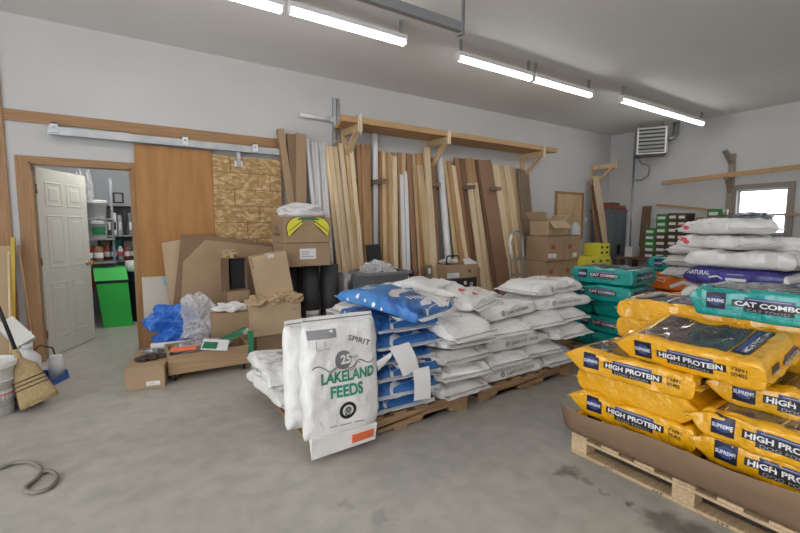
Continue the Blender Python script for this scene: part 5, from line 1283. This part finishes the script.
# ================================================================== ADJOINING ROOM
t = thing('green_tote', 'bright green plastic tote standing in the next room', 'tote', (-.04, 6.98, 0))
gx0, gx1 = -.25, .10
b = MB(); b.hexa([Vector(p) for p in ((-.20, 6.86, 0), (.13, 6.86, 0), (.13, 7.12, 0), (-.20, 7.12, 0), (-.25, 6.80, .60), (.10, 6.80, .60), (.10, 7.2, .60), (-.25, 7.2, .60))], M_greenp); obj('tote_body', b, t)
b = MB(); b.hexa([Vector(p) for p in ((-.265, 6.79, .64), (.105, 6.79, .64), (.105, 7.2, .64), (-.265, 7.2, .64), (-.275, 6.86, .80), (.085, 6.86, .80), (.085, 7.2, .80), (-.275, 7.2, .80))], M_greenp); obj('lid', b, t)
b = MB(); b.box((-.255, 6.81, .60), (.10, 7.19, .64), M_blackp); obj('seam_band', b, t)
t = thing('dark_blue_tub', 'dark blue tub with white lid behind the green tote', 'tub', (.28, 7.25, 0))
b = MB(); b.lathe((.32, 7.25, 0), [(.20, 0), (.22, .70), (.225, .72)], M_navyp, 28); obj('tub_body', b, t)
b = MB(); b.lathe((.32, 7.25, .72), [(.235, 0), (.24, .02), (.24, .12), (.22, .14)], M_paper, 28); obj('lid', b, t)
for k, z in enumerate((.2, .4, .58)):
    b = MB(); b.lathe((.32, 7.25, z), [(.215, 0), (.226, .008), (.22, .016)], M_navyp, 28); obj('rib', b, t)
# shelving with goods
t = thing('store_shelf', 'dark metal shelving at the back of the next room', 'shelf', (.2, 7.95, 0))
for z in (.42, .84, 1.22, 1.66):
    b = MB(); b.box((-.6, 7.72, z-.02), (.9, 8.17, z), M_blackp if z > 1.5 else M_steel); obj('shelf_board', b, t)
for x in (-.6, .86):
    for y in (7.72, 8.13):
        b = MB(); b.box((x, y, 0), (x+.04, y+.04, 1.72), M_steel); obj('upright', b, t)
for k in range(10):
    x = -.30+.066*k; b = MB(); m = (M_paper, M_grayink, M_softink, M_black, M_paper, M_softink, M_blackp, M_grayink, M_paper, M_softink)[k]
    b.bevelbox((x, 7.75, 1.222), (x+.05, 7.85, 1.58-.03*(k % 3)), m, .006); b.box((x+.01, 7.748, 1.30), (x+.04, 7.7505, 1.42), (M_ink, M_paper)[k % 2])
    single('hanging_packet', b, f'gray and white upright packet on the next room shelf, {ORD[k]} in its row', 'packet', 'packets on the next room shelf')
for k in range(9):
    x = -.30+.085*k; b = MB(); m = (M_red, M_paper, M_red, M_blueobj, M_paper, M_red, M_frameg, M_orlab, M_paper)[k]
    b.lathe((x, 7.80, .842), [(.038, 0), (.038, .15), (.025, .18), (.02, .21)], m, 16)
    b.lathe((x, 7.80, .90), [(.039, 0), (.0395, .002), (.0395, .07), (.039, .072)], (M_paper, M_redink)[k in (1, 4, 8)], 16)
    single('store_jug', b, f'coloured jug on the middle shelf of the next room, {ORD[k]} in its row', 'jug', 'jugs on the middle shelf')
for k in range(6):
    x = -.36+.15*k; b = MB(); m = (M_paper, M_card, M_green, M_softink, M_redw, M_paper)[k]
    b.bevelbox((x, 7.95, .842), (x+.12, 8.1, 1.16-.03*(k % 2)), m, .006); single('small_carton', b, f'small carton behind the jugs in the next room, {ORD[k]} in its row', 'box', 'cartons behind the jugs')
for k in range(5):
    x = -.34+.17*k; b = MB(); b.bevelbox((x, 7.76, .422), (x+.15, 8.0, .70), (M_red, M_card, M_redw, M_dark, M_red)[k], .008); single('goods_box', b, f'reddish goods box on the low shelf of the next room, {ORD[k]} in its row', 'box', 'boxes on the low shelf')
for k in range(3):
    b = MB(); z = .882+.0*k; x = -.44+.115*k
    b.lathe((x, 7.02, .882), [(.05, 0), (.05, .17), (.052, .18), (.052, .20)], (M_dark, M_red, M_redw)[k], 18); b.lathe((x, 7.02, .93), [(.0505, 0), (.051, .002), (.051, .07), (.0505, .072)], M_paper, 18)
    single('paint_tin', b, f'dark reddish tin on the stand below the white pails, {ORD[k]} in its row', 'tin', 'tins below the pails')
b = MB()
for x in (-.005, .115): b.box((x-.012, RY-.02, 1.72), (x+.012, RY-.002, 1.875), M_blackp)
for z in (1.72, 1.865): b.box((-.017, RY-.02, z), (.127, RY-.002, z+.02), M_blackp)
b.box((-.01, RY-.008, 1.73), (.12, RY-.004, 1.87), M_wall2); single('picture_frame', b, 'small black picture frame on the back wall of the next room', 'picture frame')
t = thing('pail_rack', 'narrow gray stand carrying white pails behind the door', 'stand', (-.25, 7.05, 0))
for z in (.86, 1.17, 1.44):
    b = MB(); b.box((-.52, 6.92, z), (-.02, 7.24, z+.02), M_steel); obj('rack_shelf', b, t)
for x in (-.52, -.05):
    b = MB(); b.box((x, 7.2, 0), (x+.03, 7.23, 2.0), M_steel); obj('upright', b, t)
for k, (z, lab) in enumerate(((1.19, 'white pail with dark green label on the stand in the next room'), (1.46, 'white pail above the labelled one in the next room'))):
    t = thing('white_pail', lab, 'pail', (-.20, 7.04, z+.002))
    b = MB(); b.lathe((-.20, 7.04, z+.002), [(.095, 0), (.11, .19), (.116, .19), (.116, .215)], M_white, 26); obj('pail_body', b, t)
    b = MB(); b.lathe((-.20, 7.04, z+.215), [(.119, 0), (.119, .018), (.10, .022)], M_white, 26); obj('lid', b, t)
    if k == 0:
        b = MB(); n = 10
        V = [(-2.2+1.5*i/n) for i in range(n+1)]; A = [b.bm.verts.new((-.20+.106*math.cos(a), 7.04+.106*math.sin(a), z+.05)) for a in V]; B = [b.bm.verts.new((-.20+.112*math.cos(a), 7.04+.112*math.sin(a), z+.15)) for a in V]
        for i in range(n): b.face([A[i], A[i+1], B[i+1], B[i]], M_greend, True)
        obj('label', b, t)
b = MB()
for x in (-.36, -.28): b.blob((x, 7.1, 1.85), (.05, .08, .22), M_softink, 71+int(x*100), .3, 4, 4, flat=False)
single('hanging_bag', b, 'gray limp bag hanging above the pails in the next room', 'bag')
t = thing('added_room_lamp', 'unseen ceiling lamp added to light the next room', 'ceiling lamp', (.1, 6.2, RZ-.06))  # out of view, added to brighten the next room
b = MB(); b.box((-.5, 6.15, RZ-.05), (.7, 6.25, RZ), M_lampbody); obj('lamp_housing', b, t)
b = MB(); b.tube([(-.48, 6.2, RZ-.07), (.68, 6.2, RZ-.07)], .02, mat('added_room_tube', (1, .98, .95), .4, emit=85), 12); obj('lamp_tube', b, t)

# ================================================================== LIGHT
w = bpy.data.worlds.new('World'); SC.world = w; w.use_nodes = True
bg = w.node_tree.nodes['Background']; bg.inputs[0].default_value = (.95, .97, 1.0, 1); bg.inputs[1].default_value = 3.5
SC.view_settings.view_transform = 'Standard'; SC.view_settings.look = 'None'; SC.view_settings.gamma = 1; SC.view_settings.use_curve_mapping = False
SC.view_settings.exposure = 0.1
SC.cycles.max_bounces = 8; SC.cycles.diffuse_bounces = 5; SC.cycles.use_denoising = True
